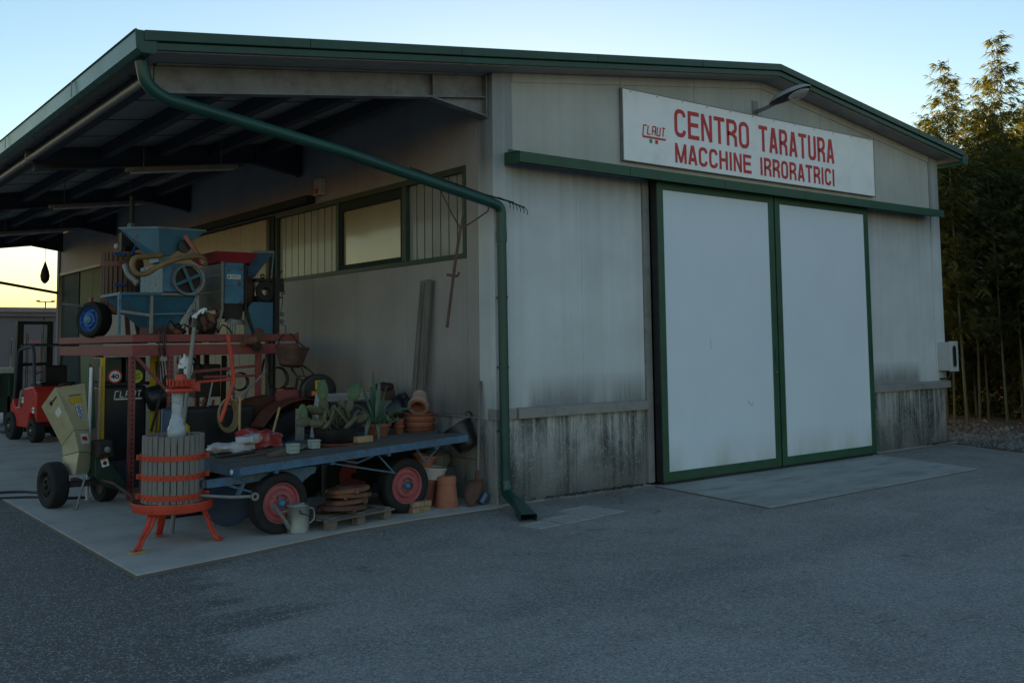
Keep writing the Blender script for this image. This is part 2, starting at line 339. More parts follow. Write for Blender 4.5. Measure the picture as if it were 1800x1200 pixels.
def leafmat(name,c0,c1,tr):
    m,t,b=nodes(name); t.nodes.remove(b); out=t.nodes['Material Output']
    oi=t.nodes.new('ShaderNodeObjectInfo'); n=noise(t,1.7,3)
    k=math_(t,'ADD',math_(t,'MULTIPLY',oi.outputs['Random'],.35),math_(t,'MULTIPLY',n,.7)); base=mix(t,k,c0,c1)
    d=t.nodes.new('ShaderNodeBsdfDiffuse'); tl=t.nodes.new('ShaderNodeBsdfTranslucent'); g=t.nodes.new('ShaderNodeBsdfGlossy'); g.inputs['Roughness'].default_value=.4; g.inputs['Color'].default_value=(.5,.5,.5,1)
    t.links.new(base,d.inputs[0]); t.links.new(mix(t,1.0,base,tr,'MULTIPLY'),tl.inputs[0])
    a=t.nodes.new('ShaderNodeMixShader'); a.inputs[0].default_value=.5; t.links.new(d.outputs[0],a.inputs[1]); t.links.new(tl.outputs[0],a.inputs[2])
    e=t.nodes.new('ShaderNodeMixShader'); e.inputs[0].default_value=.06; t.links.new(a.outputs[0],e.inputs[1]); t.links.new(g.outputs[0],e.inputs[2])
    t.links.new(e.outputs[0],out.inputs[0]); return m
LEAF=leafmat('bamboo_leaf',(.035,.060,.018),(.095,.115,.03),(2.6,2.0,.9))
CULM=mat('bamboo_culm',(.05,.058,.03),.5,var=.3,scale=4,stretch=(1,1,3),dirt=(.09,.08,.05),bmp=.05)
# ------------------------------------------------------------------ ground
struct('ground',MB().add([(-160,-160,-.032),(160,-160,-.032),(160,160,-.032),(-160,160,-.032)],[(0,1,2,3)]),ASPH)
slab=[(-3.71,-.69),(-2.86,-.50),(-1.79,-.22),(-.93,-.13),(-.13,-.13),(0,-.13),(0,24),(-3.66,24)]
struct('concrete_apron',MB().prism([(a,b) for a,b in slab],'z',-.2,0),CONC,bevel=.008)
struct('door_ramp',MB().prism([(2.2,-.02),(1.93,-1.85),(6.1,-1.78),(6.62,-.02)],'z',-.2,-.014),CONC2,bevel=.006)
struct('kerb',MB().box(.001,2.16,-.11,0.02,-.2,-.006).box(6.66,8.95,-.10,0.02,-.2,-.006),CONC,bevel=.01)
# manhole covers in the asphalt
def cover(x,y,s,t,lab,rz):
    r_=thing('drain_cover',lab,'drain cover',(x,y,-.032),rz,'drain covers by the downpipe',local=True)
    a=MB()
    for q in(((-s,s),(-t,-t+.035)),((-s,s),(t-.035,t)),((-s,-s+.035),(-t+.035,t-.035)),((s-.035,s),(-t+.035,t-.035))): a.box(*q[0],*q[1],-.004,.007)
    a.build('frame',COVER,r_); MB().box(-s+.05,s-.05,-t+.05,t-.05,-.004,.004).build('lid',COVER,r_,bevel=.003)
cover(.57,-.77,.21,.25,'square concrete drain cover farthest right of the three in the asphalt',.12)
cover(.15,-.93,.20,.16,'middle concrete drain cover between the two others in the asphalt',.1)
cover(-.25,-1.0,.15,.13,'small concrete drain cover directly under the mouth of the green downpipe',.1)
# verge on the right
mb=MB(); nx,ny=26,40; pts=[]
for j in range(ny):
    for i in range(nx):
        y=-14+j*22/(ny-1); e=8.80 if y>-.1 else 8.80+( -.1-y)*(-.42)+random.uniform(-.05,.05)
        if y<-3: e=8.8-1.2+(-3-y)*.1
        x=e+(20-e)*(i/(nx-1))**1.8
        hh=min(.16,.10*(x-e))+random.uniform(-.015,.015)
        pts.append((x,y,-.05 if i==0 else -.03+max(0,hh)))
mb.add(pts,[(j*nx+i,j*nx+i+1,(j+1)*nx+i+1,(j+1)*nx+i) for j in range(ny-1) for i in range(nx-1)])
struct('planted_verge',mb,SOIL,smooth=True)
mb=MB(); rs=random.Random(3)
for k in range(5200):
    y=rs.uniform(-4,1.6); e=8.80 if y>-.1 else 8.80+(-.1-y)*(-.42)
    if y<-3:e=7.6
    x=e+abs(rs.gauss(0,.75))+rs.uniform(-.05,.1)
    if x<8.8 and y>-.05: continue
    h=-.03+min(.16,max(0,.10*(x-e))); s=rs.uniform(.012,.042)*(1 if rs.random()<.9 else 1.7)
    o=[V((rs.uniform(.6,1),0,0)),V((0,rs.uniform(.6,1),0)),V((-rs.uniform(.6,1),0,0)),V((0,-rs.uniform(.6,1),0)),V((0,0,.6)),V((0,0,-.5))]
    m=Euler((rs.uniform(0,6),rs.uniform(0,6),rs.uniform(0,6))).to_matrix(); c=V((x,y,h+s*.3))
    mb.add([c+(m@q)*s for q in o],[(0,1,4),(1,2,4),(2,3,4),(3,0,4),(1,0,5),(2,1,5),(3,2,5),(0,3,5)])
struct('verge_stones',mb,STONE,'stuff')
# loose grit along the apron edge
mb=MB()
for k in range(3800):
    t=rs.random()
    if rs.random()<.55:
        x=-3.7+3.7*t; y=-.69+.56*min(1,t*1.25)-abs(rs.gauss(0,.22))-.02
    else:
        x=-3.72-abs(rs.gauss(0,.25)); y=-.7+7*t
    s=rs.uniform(.003,.009); c=V((x,y,-.032+s*.4))
    m=Euler((rs.uniform(0,6),rs.uniform(0,6),rs.uniform(0,6))).to_matrix()
    mb.add([c+(m@V(q))*s for q in((1,0,0),(-.5,.8,0),(-.5,-.8,0),(0,0,1.1))],[(0,2,1),(0,1,3),(1,2,3),(2,0,3)])
struct('loose_grit',mb,mat('grit',(.20,.20,.20),.9,var=.5,scale=30),'stuff')
# dead leaves and moss against the wall foot
mb=MB()
for k in range(420):
    x=rs.choice([rs.gauss(1.15,.25),rs.gauss(1.7,.15),rs.uniform(.3,2.1),rs.gauss(8.4,.2)]); y=-.03-abs(rs.gauss(0,.025)); s=rs.uniform(.008,.026)
    if not(.2<x<2.15 or 8<x<8.9): continue
    c=V((x,y,.002+rs.uniform(0,.02))); m=Euler((rs.uniform(-.6,.6),rs.uniform(-.6,.6),rs.uniform(0,6))).to_matrix()
    mb.add([c+(m@V(q))*s for q in((1,0,0),(0,.5,.1),(-1,0,0),(0,-.5,.1))],[(0,1,2,3)])
struct('dead_leaves',mb,mat('dead_leaf',(.06,.045,.025),.9,var=.5,scale=30),'stuff')
# ------------------------------------------------------------------ warehouse
def zt(x): return 4.0623+.134*(x+3.5725) if x<4.41 else 4.0623+.134*(4.41+3.5725)-.134*(x-4.41)
def zu(x): return zt(x)-.16
WH=thing('warehouse','grey panelled warehouse with green trimmed roof, side canopy and big white sliding doors','warehouse',(0,0,0))
# roof panels
for a,b in((-3.5,4.41),(4.41,8.98)):
    MB().prism([(a,zt(a)-.012),(b,zt(b)-.012),(b,zu(b)),(a,zu(a))],'y',-.27,17.9).build('roof_panel',SOFF,WH)
for a,b in((-3.60,4.41),(4.41,9.02)):
    MB().prism([(a,zt(a)),(b,zt(b)),(b,zt(b)-.085),(a,zt(a)-.085)],'y',-.33,-.272).build('fascia',GREEN,WH,bevel=.006)
    MB().prism([(a,zt(a)-.092),(b,zt(b)-.092),(b,zu(b)+.008),(a,zu(a)+.008)],'y',-.305,-.272).build('fascia',GREEN,WH,bevel=.004)
    MB().prism([(a,zt(a)-.0),(b,zt(b)-.0),(b,zt(b)-.010),(a,zt(a)-.010)],'y',-.27,17.92).build('roof_sheet',GREEN,WH)
# gutters
for sx,x0,zb in((-1,-3.52,3.885),(1,9.0,4.30)):
    pr=[(0,.17),(.01,.17),(.01,.02),(.03,.0),(.11,.0),(.15,.03),(.16,.16),(.175,.17),(.16,.18),(.14,.165),(.13,.05),(.1,.015),(.04,.015),(.02,.03),(0,.04)]
    pl=[(x0+sx*(a-.02),zb+b) for a,b in pr]
    MB().prism(pl,'y',-.31,17.9).build('gutter',GUT,WH)
    e=[(x0+sx*(a-.02),zb+b) for a,b in((0,.17),(0,.01),(.03,-.006),(.12,-.006),(.16,.03),(.17,.17))]
    MB().prism(e,'y',-.318,-.309).build('gutter_end',GREEN,WH,bevel=.003)
# canopy steel
for k in range(5):
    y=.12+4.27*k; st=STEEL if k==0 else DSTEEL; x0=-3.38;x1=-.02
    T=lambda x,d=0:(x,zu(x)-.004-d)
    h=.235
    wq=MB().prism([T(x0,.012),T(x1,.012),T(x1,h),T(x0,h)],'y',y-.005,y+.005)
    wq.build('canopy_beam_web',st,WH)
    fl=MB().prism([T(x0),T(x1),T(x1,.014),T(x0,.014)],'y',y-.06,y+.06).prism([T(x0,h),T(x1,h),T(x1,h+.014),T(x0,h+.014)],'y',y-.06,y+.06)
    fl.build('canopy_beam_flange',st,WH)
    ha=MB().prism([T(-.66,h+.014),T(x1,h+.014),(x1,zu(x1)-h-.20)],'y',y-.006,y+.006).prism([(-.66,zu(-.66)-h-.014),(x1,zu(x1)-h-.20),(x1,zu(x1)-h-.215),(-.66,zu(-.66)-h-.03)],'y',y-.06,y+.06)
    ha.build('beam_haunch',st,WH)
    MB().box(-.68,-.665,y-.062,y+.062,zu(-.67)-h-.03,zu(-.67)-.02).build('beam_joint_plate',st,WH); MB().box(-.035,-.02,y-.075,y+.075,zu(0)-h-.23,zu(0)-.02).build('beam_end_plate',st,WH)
for x in(-3.36,-2.62,-1.95,-1.25,-.55):
    for k in range(4):
        y0=.12+4.27*k+.065; MB().box(x-.05,x+.05,y0,y0+4.27-.13,zu(x)-.15,zu(x)-.012).build('purlin',DSTEEL,WH)
MB().tube([(-3.43,.1,3.80),(-3.43,17.4,3.80)],.035,10).build('conduit',GREY,WH,smooth=True)
for k in range(5): MB().box(-3.47,-3.39,.11+4.27*k,.15+4.27*k,3.76,3.93).build('conduit_clip',GREY,WH)
# corrugated ribs under the canopy sheets (narrow strips running down the slope)
for k in range(17):
    y=.55+k*1.0
    MB().prism([(-3.45,zu(-3.45)-.001),(-.05,zu(-.05)-.001),(-.05,zu(-.05)-.006),(-3.45,zu(-3.45)-.006)],'y',y,y+.02).build('soffit_seam',DSTEEL,WH)
# front wall
def panel(x0,x1,z0,z1,y0,mt,name='wall_panel',g=.003,bev=.003):
    if z1 is None: MB().prism([(x0+g,z0),(x1-g,z0),(x1-g,zu(x1)-.002),(x0+g,zu(x0)-.002)],'y',y0,.15).build(name,mt,WH,bevel=bev)
    else: MB().box(x0+g,x1-g,y0,.15,z0,z1).build(name,mt,WH,bevel=bev)
MB().prism([(0,.83),(.258,.83),(.258,zu(.258)-.003),(0,zu(0)-.003)],'y',-.012,.26).build('corner_post',FAC,WH,bevel=.006)
MB().prism([(8.49,.83),(8.75,.83),(8.75,zu(8.75)-.003),(8.49,zu(8.49)-.003)],'y',-.012,.26).build('corner_post',FAC,WH,bevel=.006)
panel(.26,1.2,.945,3.46,0,FAC,g=.0012,bev=.0012); panel(1.2,2.14,.945,3.46,0,FAC,g=.0012,bev=.0012)
panel(6.66,7.58,.945,3.46,0,FAC,g=.0012,bev=.0012); panel(7.58,8.488,.945,3.46,0,FAC,g=.0012,bev=.0012)
bx=[.26,1.83,3.1,4.41,5.7,7.0,8.488]
for a,b in zip(bx,bx[1:]): panel(a,b,3.462,None,0,GAB)
for a,b in zip(bx,bx[1:]): MB().prism([(a+.002,zu(a)-.10),(b-.002,zu(b)-.10),(b-.002,zu(b)-.004),(a+.002,zu(a)-.004)],'y',-.012,-.001).build('top_flashing',GAB,WH,bevel=.002)
MB().box(2.143,2.236,-.03,.15,.01,3.46).build('door_jamb',SILL,WH,bevel=.003); MB().box(6.60,6.657,-.03,.15,.01,3.46).build('door_jamb',SILL,WH,bevel=.003)
MB().box(2.2,6.6,.08,.15,0,3.46).build('door_void',mat('dark_interior',(.015,.015,.015),.9),WH)
for a,b in((.04,2.142),(6.658,8.73)):
    n=2 if a<1 else 2
    for i in range(n):
        p=a+(b-a)*i/n;q=a+(b-a)*(i+1)/n; MB().box(p+.002,q-.002,.012,.2,-.1,.832).build('plinth_panel',PLI,WH,bevel=.006)
MB().prism([(-.055,.835),(-.055,.925),(-.03,.942),(.0,.945),(.1,.945),(.1,.835)],'x',.262,2.14).build('sill',SILL,WH,bevel=.003)
MB().prism([(-.055,.835),(-.055,.925),(-.03,.942),(.0,.945),(.1,.945),(.1,.835)],'x',6.66,8.80).build('sill',SILL,WH,bevel=.003)
MB().prism([(-.03,.835),(-.03,.925),(-.015,.94),(.0,.943),(.1,.943),(.1,.835)],'x',-.02,.26).build('sill',SILL,WH,bevel=.003)
MB().box(.0,.038,-.0,.30,-.1,.833).build('corner_plinth',PLS,WH,bevel=.006)
# sliding doors
for x0,x1 in((2.25,4.392),(4.42,6.535)):
    d=MB().box(x0+.1,x1-.1,-.138,-.075,.125,3.347).build('sliding_door',DOOR,WH)
    fr=MB().box(x0,x0+.1,-.150,-.06,.02,3.447).box(x1-.1,x1,-.150,-.06,.02,3.447).box(x0+.1,x1-.1,-.150,-.06,.02,.125).box(x0+.1,x1-.1,-.150,-.06,3.347,3.447)
    fr.build('door_frame',GREENL,d,bevel=.004)
    MB().box(x0+.004,x1-.004,-.14,-.07,.0,.02).build('door_seal',BLKP,d)
MB().box(2.242,2.249,-.145,-.05,.02,3.44).build('side_seal',BLKP,WH)
MB().box(4.393,4.419,-.12,-.08,.02,3.44).build('meeting_seal',BLKP,WH)
MB().prism([(-.275,3.425),(-.275,3.535),(-.02,3.56),(-.02,3.54),(-.262,3.52),(-.262,3.425)],'x',.142,8.41).build('door_rail',GREENL,WH,bevel=.004)
MB().box(.142,.15,-.27,-.02,3.425,3.54).build('rail_end_cap',GREENL,WH)
MB().box(.15,8.4,-.16,-.10,3.455,3.52).build('rail_track',DARK,WH)
for i in range(9):
    x=.2+i*1.02; MB().box(x,x+.12,-.022,-.0145,3.56,3.60).box(x,x+.12,-.09,-.0225,3.555,3.566).build('rail_bracket',GREENL,WH)
# side wall facing the canopy
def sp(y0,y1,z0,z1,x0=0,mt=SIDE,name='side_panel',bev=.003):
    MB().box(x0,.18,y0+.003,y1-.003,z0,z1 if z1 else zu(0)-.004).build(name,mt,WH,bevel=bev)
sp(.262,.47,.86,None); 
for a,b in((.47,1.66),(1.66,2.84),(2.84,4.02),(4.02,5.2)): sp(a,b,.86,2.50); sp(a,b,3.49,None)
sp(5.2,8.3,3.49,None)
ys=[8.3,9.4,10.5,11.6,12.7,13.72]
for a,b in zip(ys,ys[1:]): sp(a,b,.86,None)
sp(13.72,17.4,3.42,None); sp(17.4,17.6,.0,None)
for a,b in((.30,1.5),(1.5,2.75),(2.75,4.0),(4.0,5.2),(8.3,10.1),(10.1,11.9),(11.9,13.72)):
    sp(a,b,-.1,.41,.012,PLS,'plinth_block',.006); sp(a,b,.414,.835,.012,PLS,'plinth_block',.006)
for a,b in((.262,5.2),(8.3,13.72)):
    MB().prism([(-.025,.84),(-.025,.85),(.0,.858),(.1,.858),(.1,.84)],'y',a,b).build('side_sill',SILL,WH)
# strip window
wf=MB().box(-.01,.12,.47,5.2,2.50,2.555).box(-.01,.12,.47,5.2,3.42,3.488).box(-.01,.12,.472,.53,2.555,3.42).box(-.01,.12,5.14,5.198,2.555,3.42).box(-.012,.12,1.66,1.74,2.555,3.42).box(-.012,.12,3.28,3.36,2.555,3.42)
W=wf.build('strip_window',WFR,WH,bevel=.004)
fr=MB().box(.005,.06,1.742,3.278,2.557,2.615).box(.005,.06,1.742,3.278,3.30,3.418).box(.005,.06,1.742,1.80,2.615,3.30).box(.005,.06,3.22,3.278,2.615,3.30)
fr.build('sash',DGREEN,W,bevel=.003)
MB().box(.035,.045,1.80,3.22,2.615,3.30).build('pane',PANE,W)
for a,b in((.53,1.66),(3.36,5.14)):
    n=7 if a<1 else 9
    for i in range(n):
        p=a+(b-a)*i/n;q=a+(b-a)*(i+1)/n
        MB().box(.040,.050,p+.010,q-.010,2.557,3.418).build('strip_pane',SLAT,W)
    MB().box(.09,.1,a,b,2.557,3.418).build('backing',DARK,W)
# beige side sliding door with its dark opening strip, trim and rail
MB().box(.02,.16,5.2,5.46,0,3.488).build('dark_opening_strip',DGREEN,WH,bevel=.004)  # dark solid strip stands in for the unlit opening beside the door
MB().box(-.03,.02,5.2,5.26,0.01,3.45).build('door_edge_trim',DGREEN,WH)
for i in range(3):
    a=5.46+i*.947; MB().box(-.03,.04,a+.004,a+.943,.05,3.44).build('beige_door_panel',BEIGED,WH,bevel=.004)
MB().box(.05,.16,5.46,8.3,0,3.48).build('door_backing',DARK,WH)
MB().box(-.14,-.002,3.95,8.35,3.50,3.60).build('side_door_rail',DGREEN,WH,bevel=.004)
# far side door
MB().box(-.02,.1,13.72,17.4,3.36,3.415).build('far_door_lintel',SILL,WH)
for i in range(2):
    a=13.76+i*1.05; MB().box(.06,.1,a+.01,a+1.04,.02,3.36).build('far_door_panel',OLIVE,WH,bevel=.004)
MB().box(.04,.1,15.87,17.38,.02,3.36).build('far_door_panel',DGREEN,WH,bevel=.004)  # near-black panel stands in for the unlit opening left of the olive leaves
MB().box(.11,.16,13.72,17.4,0,3.42).build('far_door_backing',DARK,WH)
# closed rear and right walls, tie bar
MB().box(.18,8.75,17.45,17.6,-.1,4.35).build('rear_wall',SIDE,WH)
MB().prism([(.18,4.352),(8.75,4.352),(4.41,zu(4.41)-.01)],'y',17.45,17.6).build('rear_gable',SIDE,WH)
MB().box(8.6,8.74,.27,17.44,.835,4.35).build('right_wall',SIDE,WH); MB().box(8.6,8.72,.27,17.44,-.1,.83).build('right_plinth',PLI,WH)
MB().tube([(-.02,17.5,2.95),(-1.3,17.5,3.17),(-3.4,17.5,3.52)],.035,8).build('tie_bar',DARK,WH)
MB().box(-.03,.0,17.42,17.62,0,4.2).build('end_trim',BGT,WH)
# ------------------------------------------------------------------ downpipe
t=thing('downpipe','dark green round downpipe slanting from the canopy gutter down the corner','downpipe',(.1,-.12,-.03))
def smooth(pts,n=6):
    out=[pts[0]]
    for i in range(1,len(pts)-1):
        a,b,c=V(pts[i-1]),V(pts[i]),V(pts[i+1]); l=min((a-b).length,(c-b).length)*.45; l=min(l,.16)
        p=b+(a-b).normalized()*l;q=b+(c-b).normalized()*l
        for k in range(n+1):
            s=k/n; out.append((p*(1-s)**2+b*2*s*(1-s)+q*s*s))
    out.append(V(pts[-1])); return out
MB().tube(smooth([(-3.55,-.1,3.87),(-3.52,-.1,3.70),(-3.38,-.1,3.60),(-1.75,-.1,3.34),(-.14,-.1,3.02),(.03,-.1,2.98),(.03,-.1,2.70)]),.052,16).build('upper_pipe',TEAL,t,smooth=True)
MB().tube([(.03,-.1,2.715),(.045,-.1,.17)],.049,16).build('lower_pipe',TEAL,t,smooth=True)
MB().tube([(.03,-.1,2.73),(.03,-.1,2.62)],.056,16).build('socket',TEAL,t,smooth=True)
for z in(2.05,1.35,.72): MB().tube([(.03+(2.7-z)*.006,-.1,z),(.03+(2.7-z)*.006,-.1,z+.022)],.056,16).box(.02,.05,-.06,0,z,z+.02).build('bracket',TEAL,t,smooth=True)
MB().tube(smooth([(.045,-.1,.24),(.045,-.12,.12),(-.06,-.46,.045)],5),.056,16).build('shoe',TEAL,t,smooth=True)
sp0=MB().frus((0,0,0),(.09,.09,0),(0,0,.48),(.155,.085,0),cap=(False,False)).build('spout',TEAL,t,bevel=.01)
d_=V((-.21,-.47,-.09)).normalized(); sp0.location=V((-.03,-.36,.075))-V((.1,-.12,-.03)); sp0.rotation_euler=d_.to_track_quat('Z','Y').to_euler()
for v in sp0.data.vertices: v.co+=V((.1,-.12,-.03))

# ------------------------------------------------------------------ sign
s=thing('sign_board','long white sign board with red lettering above the sliding doors','sign',(1.83,-.02,3.65))
for i in range(4):
    a=1.83+i*1.269; MB().box(a+.0008,a+1.269-.0008,-.05,-.02,3.66,4.48).build('board_panel',SIGNW,s)
MB().box(1.818,6.918,-.054,-.014,3.65,3.659).box(1.818,6.918,-.054,-.014,4.481,4.490).box(1.818,1.829,-.054,-.014,3.659,4.481).box(6.907,6.918,-.054,-.014,3.659,4.481).build('edge_frame',GREY,s)
def text(name,body,m,parent,x,y,z,width,height,bold=.0,rot=(PI/2,0,0),depth=.0015,flip=False):
    cu=bpy.data.curves.new(name,'FONT'); cu.body=body; cu.size=1; cu.offset=bold; cu.extrude=.0; cu.resolution_u=3
    o=bpy.data.objects.new(name,cu); col.objects.link(o); bpy.context.view_layer.update()
    me=bpy.data.meshes.new_from_object(o.evaluated_get(bpy.context.evaluated_depsgraph_get())); bpy.data.objects.remove(o)
    xs=[v.co.x for v in me.vertices]; ys_=[v.co.y for v in me.vertices]; a,b,c,d=min(xs),max(xs),min(ys_),max(ys_)
    for v in me.vertices: v.co=((v.co.x-a)/(b-a)*width,(v.co.y-c)/(d-c)*height,0)
    me.materials.clear(); me.materials.append(m); q=bpy.data.objects.new(name,me); col.objects.link(q)
    off=V((0,0,0)); p=parent
    while p is not None:
        if p.name in WORLD: off=WORLD[p.name]
        p=p.parent
    q.parent=parent; q.location=V((x,y,z))-off; q.rotation_euler=rot
    so_=q.modifiers.new('solid','SOLIDIFY'); so_.thickness=depth; so_.offset=0
    return q
def ribbon(mb,pts,wd,y,closed=False,dep=.002,wh=None):
    """flat stroke in the XZ plane with mitred corners; wh = thickness of level strokes"""
    n=len(pts);L_=[];R_=[]
    for i in range(n):
        p=pts[i]; a=pts[i-1] if (closed or i>0) else None; c=pts[(i+1)%n] if (closed or i<n-1) else None
        def nr(u,v):
            dx,dz=v[0]-u[0],v[1]-u[1]; l=math.hypot(dx,dz) or 1; return (-dz/l,dx/l)
        n1=nr(a,p) if a else nr(p,c); n2=nr(p,c) if c else n1
        mx,mz=n1[0]+n2[0],n1[1]+n2[1]; l=math.hypot(mx,mz) or 1; mx/=l;mz/=l
        k=min(1.6,1/max(.35,mx*n1[0]+mz*n1[1])); hw=wd/2*k; hz=(wh or wd)/2*k
        L_.append((p[0]+mx*hw,p[1]+mz*hz)); R_.append((p[0]-mx*hw,p[1]-mz*hz))
    vs=[(q[0],y,q[1]) for q in L_+R_]+[(q[0],y+dep,q[1]) for q in L_+R_]; fs=[]
    for i in range(n if closed else n-1):
        j=(i+1)%n; fs+=[(i,j,n+j,n+i),(2*n+i,3*n+i,3*n+j,2*n+j),(i,2*n+i,2*n+j,j),(n+i,n+j,3*n+j,3*n+i)]
    mb.add(vs,fs)
def arc(cx_,cz,rx,rz,a0,a1,n=10):
    return [(cx_+rx*math.copysign(abs(math.cos(a))**.75,math.cos(a)),cz+rz*math.copysign(abs(math.sin(a))**.85,math.sin(a))) for a in [math.radians(a0+(a1-a0)*i/n) for i in range(n+1)]]
def letter(ch,x,z,w_,h,y,sw):
    mb=MB(); v=sw;t=sw*.86; l=v/2; r_=w_-v/2; tp=h-t/2; bt=t/2; P=[]
    if ch=='C': P=[arc(w_/2,h-w_*.5,w_/2-l,w_*.5-bt,8,180,9)+arc(w_/2,w_*.5,w_/2-l,w_*.5-bt,180,352,9)]
    if ch=='O': P=[('c',arc(w_/2,h-w_*.5,w_/2-l,w_*.5-bt,0,180,12)+arc(w_/2,w_*.5,w_/2-l,w_*.5-bt,180,360,12))]
    if ch=='U': P=[[(l,h),(l,w_*.5)]+arc(w_/2,w_*.5,w_/2-l,w_*.5-bt,180,360,10)[1:-1]+[(r_,w_*.5),(r_,h)]]
    if ch=='E': P=[[(w_,tp),(l,tp),(l,bt),(w_,bt)],[(l,h*.52),(w_*.92,h*.52)]]
    if ch=='N': P=[[(l,0),(l,h)],[(l*1.1,h-.001),(r_-l*.1,0.001)],[(r_,0),(r_,h)]]
    if ch=='M': P=[[(l,0),(l,h)],[(l*1.0,h),(w_/2,h*.03)],[(w_/2,h*.03),(w_-l,h)],[(r_,0),(r_,h)]]
    if ch=='T': P=[[(0,tp),(w_,tp)],[(w_/2,0),(w_/2,h-t)]]
    if ch=='I': P=[[(w_/2,0),(w_/2,h)]]
    if ch=='H': P=[[(l,0),(l,h)],[(r_,0),(r_,h)],[(l,h*.52),(r_,h*.52)]]
    if ch=='A': P=[[(l*.9,0),(w_/2-l*.35,h)],[(w_-l*.9,0),(w_/2+l*.35,h)],[(w_*.22,h*.27),(w_*.78,h*.27)]]
    if ch=='R': P=[[(l,0),(l,tp),(w_*.55,tp)]+arc(w_*.55,h*.735,w_*.45-l,h*.265-bt,75,-75,8)+[(w_*.55,h*.47),(l,h*.47)],[(w_*.55,h*.47),(r_*.97,h*.34),(r_,0)]]
    for p in P:
        cl=False
        if p[0]=='c': cl=True;p=p[1]
        hz=v if not cl else t
        ribbon(mb,[(x+a,z+b) for a,b in p],v if ch not in 'NM' else v*.92,y-.0004*P.index(p if not cl else ('c',p)),cl)
    return mb.build('letter',SRED,s)
def words(lst,z,h,sw,gap):
    for body,x0,x1 in lst:
        ws=[{'I':.32,'M':1.25}.get(c,1.0) for c in body]; cell=(x1-x0-gap*(len(body)-1))/sum(ws); x=x0
        for c,q in zip(body,ws): letter(c,x,z,cell*q,h,-.053,sw); x+=cell*q+gap
words([('CENTRO',2.68,4.07),('TARATURA',4.27,5.92)],4.03,.335,.051,.036)
words([('MACCHINE',2.68,4.10),('IRRORATRICI',4.28,5.91)],3.715,.235,.041,.030)
lg=MB()
def strokes(mb,lst,x,z,sx,sz,y=-.053,wd=.012,sh=.15):
    for a,b in lst:
        p=(x+a[0]*sx+a[1]*sz*sh,y,z+a[1]*sz);q=(x+b[0]*sx+b[1]*sz*sh,y,z+b[1]*sz); mb.bar(p,q,wd,.004,up=(0,1,0))
L={'C':[((0,0),(0,1)),((0,1),(1,1))],'L':[((0,1),(0,0)),((0,0),(1,0))],'A':[((0,0),(0,1)),((0,1),(1,1)),((1,1),(1,0)),((0,.45),(1,.45))],'U':[((0,1),(0,0)),((0,0),(1,0)),((1,0),(1,1))],'T':[((0,1),(1,1)),((.5,1),(.5,0))]}
def logo(mb,x,z,wd,h,y,th):
    st=wd/5.6
    for i,ch in enumerate('CLAUT'):
        zz=z if ch!='C' else z-h*.28; hh=h if ch!='C' else h*1.28
        strokes(mb,L[ch],x+i*st*1.15,zz,st*.72,hh,y,th)
    strokes(mb,[((0,0),(1,0))],x,z-h*.35,wd,h,y,th*1.6)
logo(lg,2.14,4.00,.38,.10,-.053,.014); lg.build('emblem',SRED,s)
MB().box(2.25,2.295,-.0535,-.051,3.90,3.945).build('flag_square',SGRN,s); MB().box(2.345,2.39,-.0535,-.051,3.90,3.945).build('flag_square',SRED,s)
for i in range(12): MB().cyl((1.95+i*.44,-.062,4.462),(1.95+i*.44,-.049,4.462),.006,n=6).build('screw',GREY,s)
# small things on the sliding doors and rail
q=MB().bar((3.78,-.1385,.86),(3.84,-.1385,.80),.006,.003,up=(0,1,0)).bar((3.86,-.1385,.83),(3.875,-.1385,.79),.004,.003,up=(0,1,0)).bar((3.12,-.1385,1.62),(3.125,-.1385,1.50),.003,.003,up=(0,1,0)).build('door_scratch',GREY,WH)
MB().box(4.33,4.36,-.165,-.1505,1.32,1.50).build('pull_handle',GREENL,WH,bevel=.003); MB().cyl((4.345,-.152,1.2),(4.345,-.158,1.2),.014,n=12).build('lock_cylinder',GREY,WH)
for x0,x1 in((2.25,4.392),(4.42,6.535)):
    for x in(x0+.05,x1-.05):
        for z in(.5,1.2,1.9,2.6,3.2): MB().cyl((x,-.1505,z),(x,-.154,z),.006,n=6).build('frame_screw',GREENL,WH)
for x in(1.7,3.3,4.9,6.5): MB().box(x,x+.004,-.2775,-.2755,3.43,3.53).build('rail_joint',DGREEN,WH)
for x in(-2.2,-.6,1.2,2.9,6.2,7.7): MB().prism([(x,zt(x)-.001),(x+.006,zt(x+.006)-.001),(x+.006,zt(x+.006)-.084),(x,zt(x)-.084)],'y',-.3318,-.3302).build('fascia_joint',DGREEN,WH)
for i in range(6):
    y=1.5+i*2.9; MB().box(-3.681,-3.677,y,y+.03,3.90,4.05).build('gutter_joint',GREEN,WH)
# ------------------------------------------------------------------ wall lamp
l=thing('wall_lamp','grey street type lamp on a short arm above the sign','lamp',(4.28,0,4.6))
MB().box(4.21,4.33,-.014,-.001,4.51,4.69).build('mounting_plate',GREY,l,bevel=.003)
MB().tube([(4.27,-.01,4.545),(4.25,-.20,4.56),(4.225,-.36,4.585)],.026,10).build('arm',GREY,l,smooth=True)
def ell(mb,c,ax,rad,n=14,m=9,half=None):
    vs=[];c=V(c)
    X,Y,Z=[V(a) for a in ax]
    for j in range(m+1):
        th=PI*j/m
        if half=='top': th=PI/2*j/m
        if half=='bot': th=PI/2+PI/2*j/m
        for i in range(n):
            an=2*PI*i/n; vs.append(c+X*(rad[0]*math.sin(th)*math.cos(an))+Y*(rad[1]*math.sin(th)*math.sin(an))+Z*(rad[2]*math.cos(th)))
    mb.add(vs,[(j*n+i,j*n+(i+1)%n,(j+1)*n+(i+1)%n,(j+1)*n+i) for j in range(m) for i in range(n)]); return mb
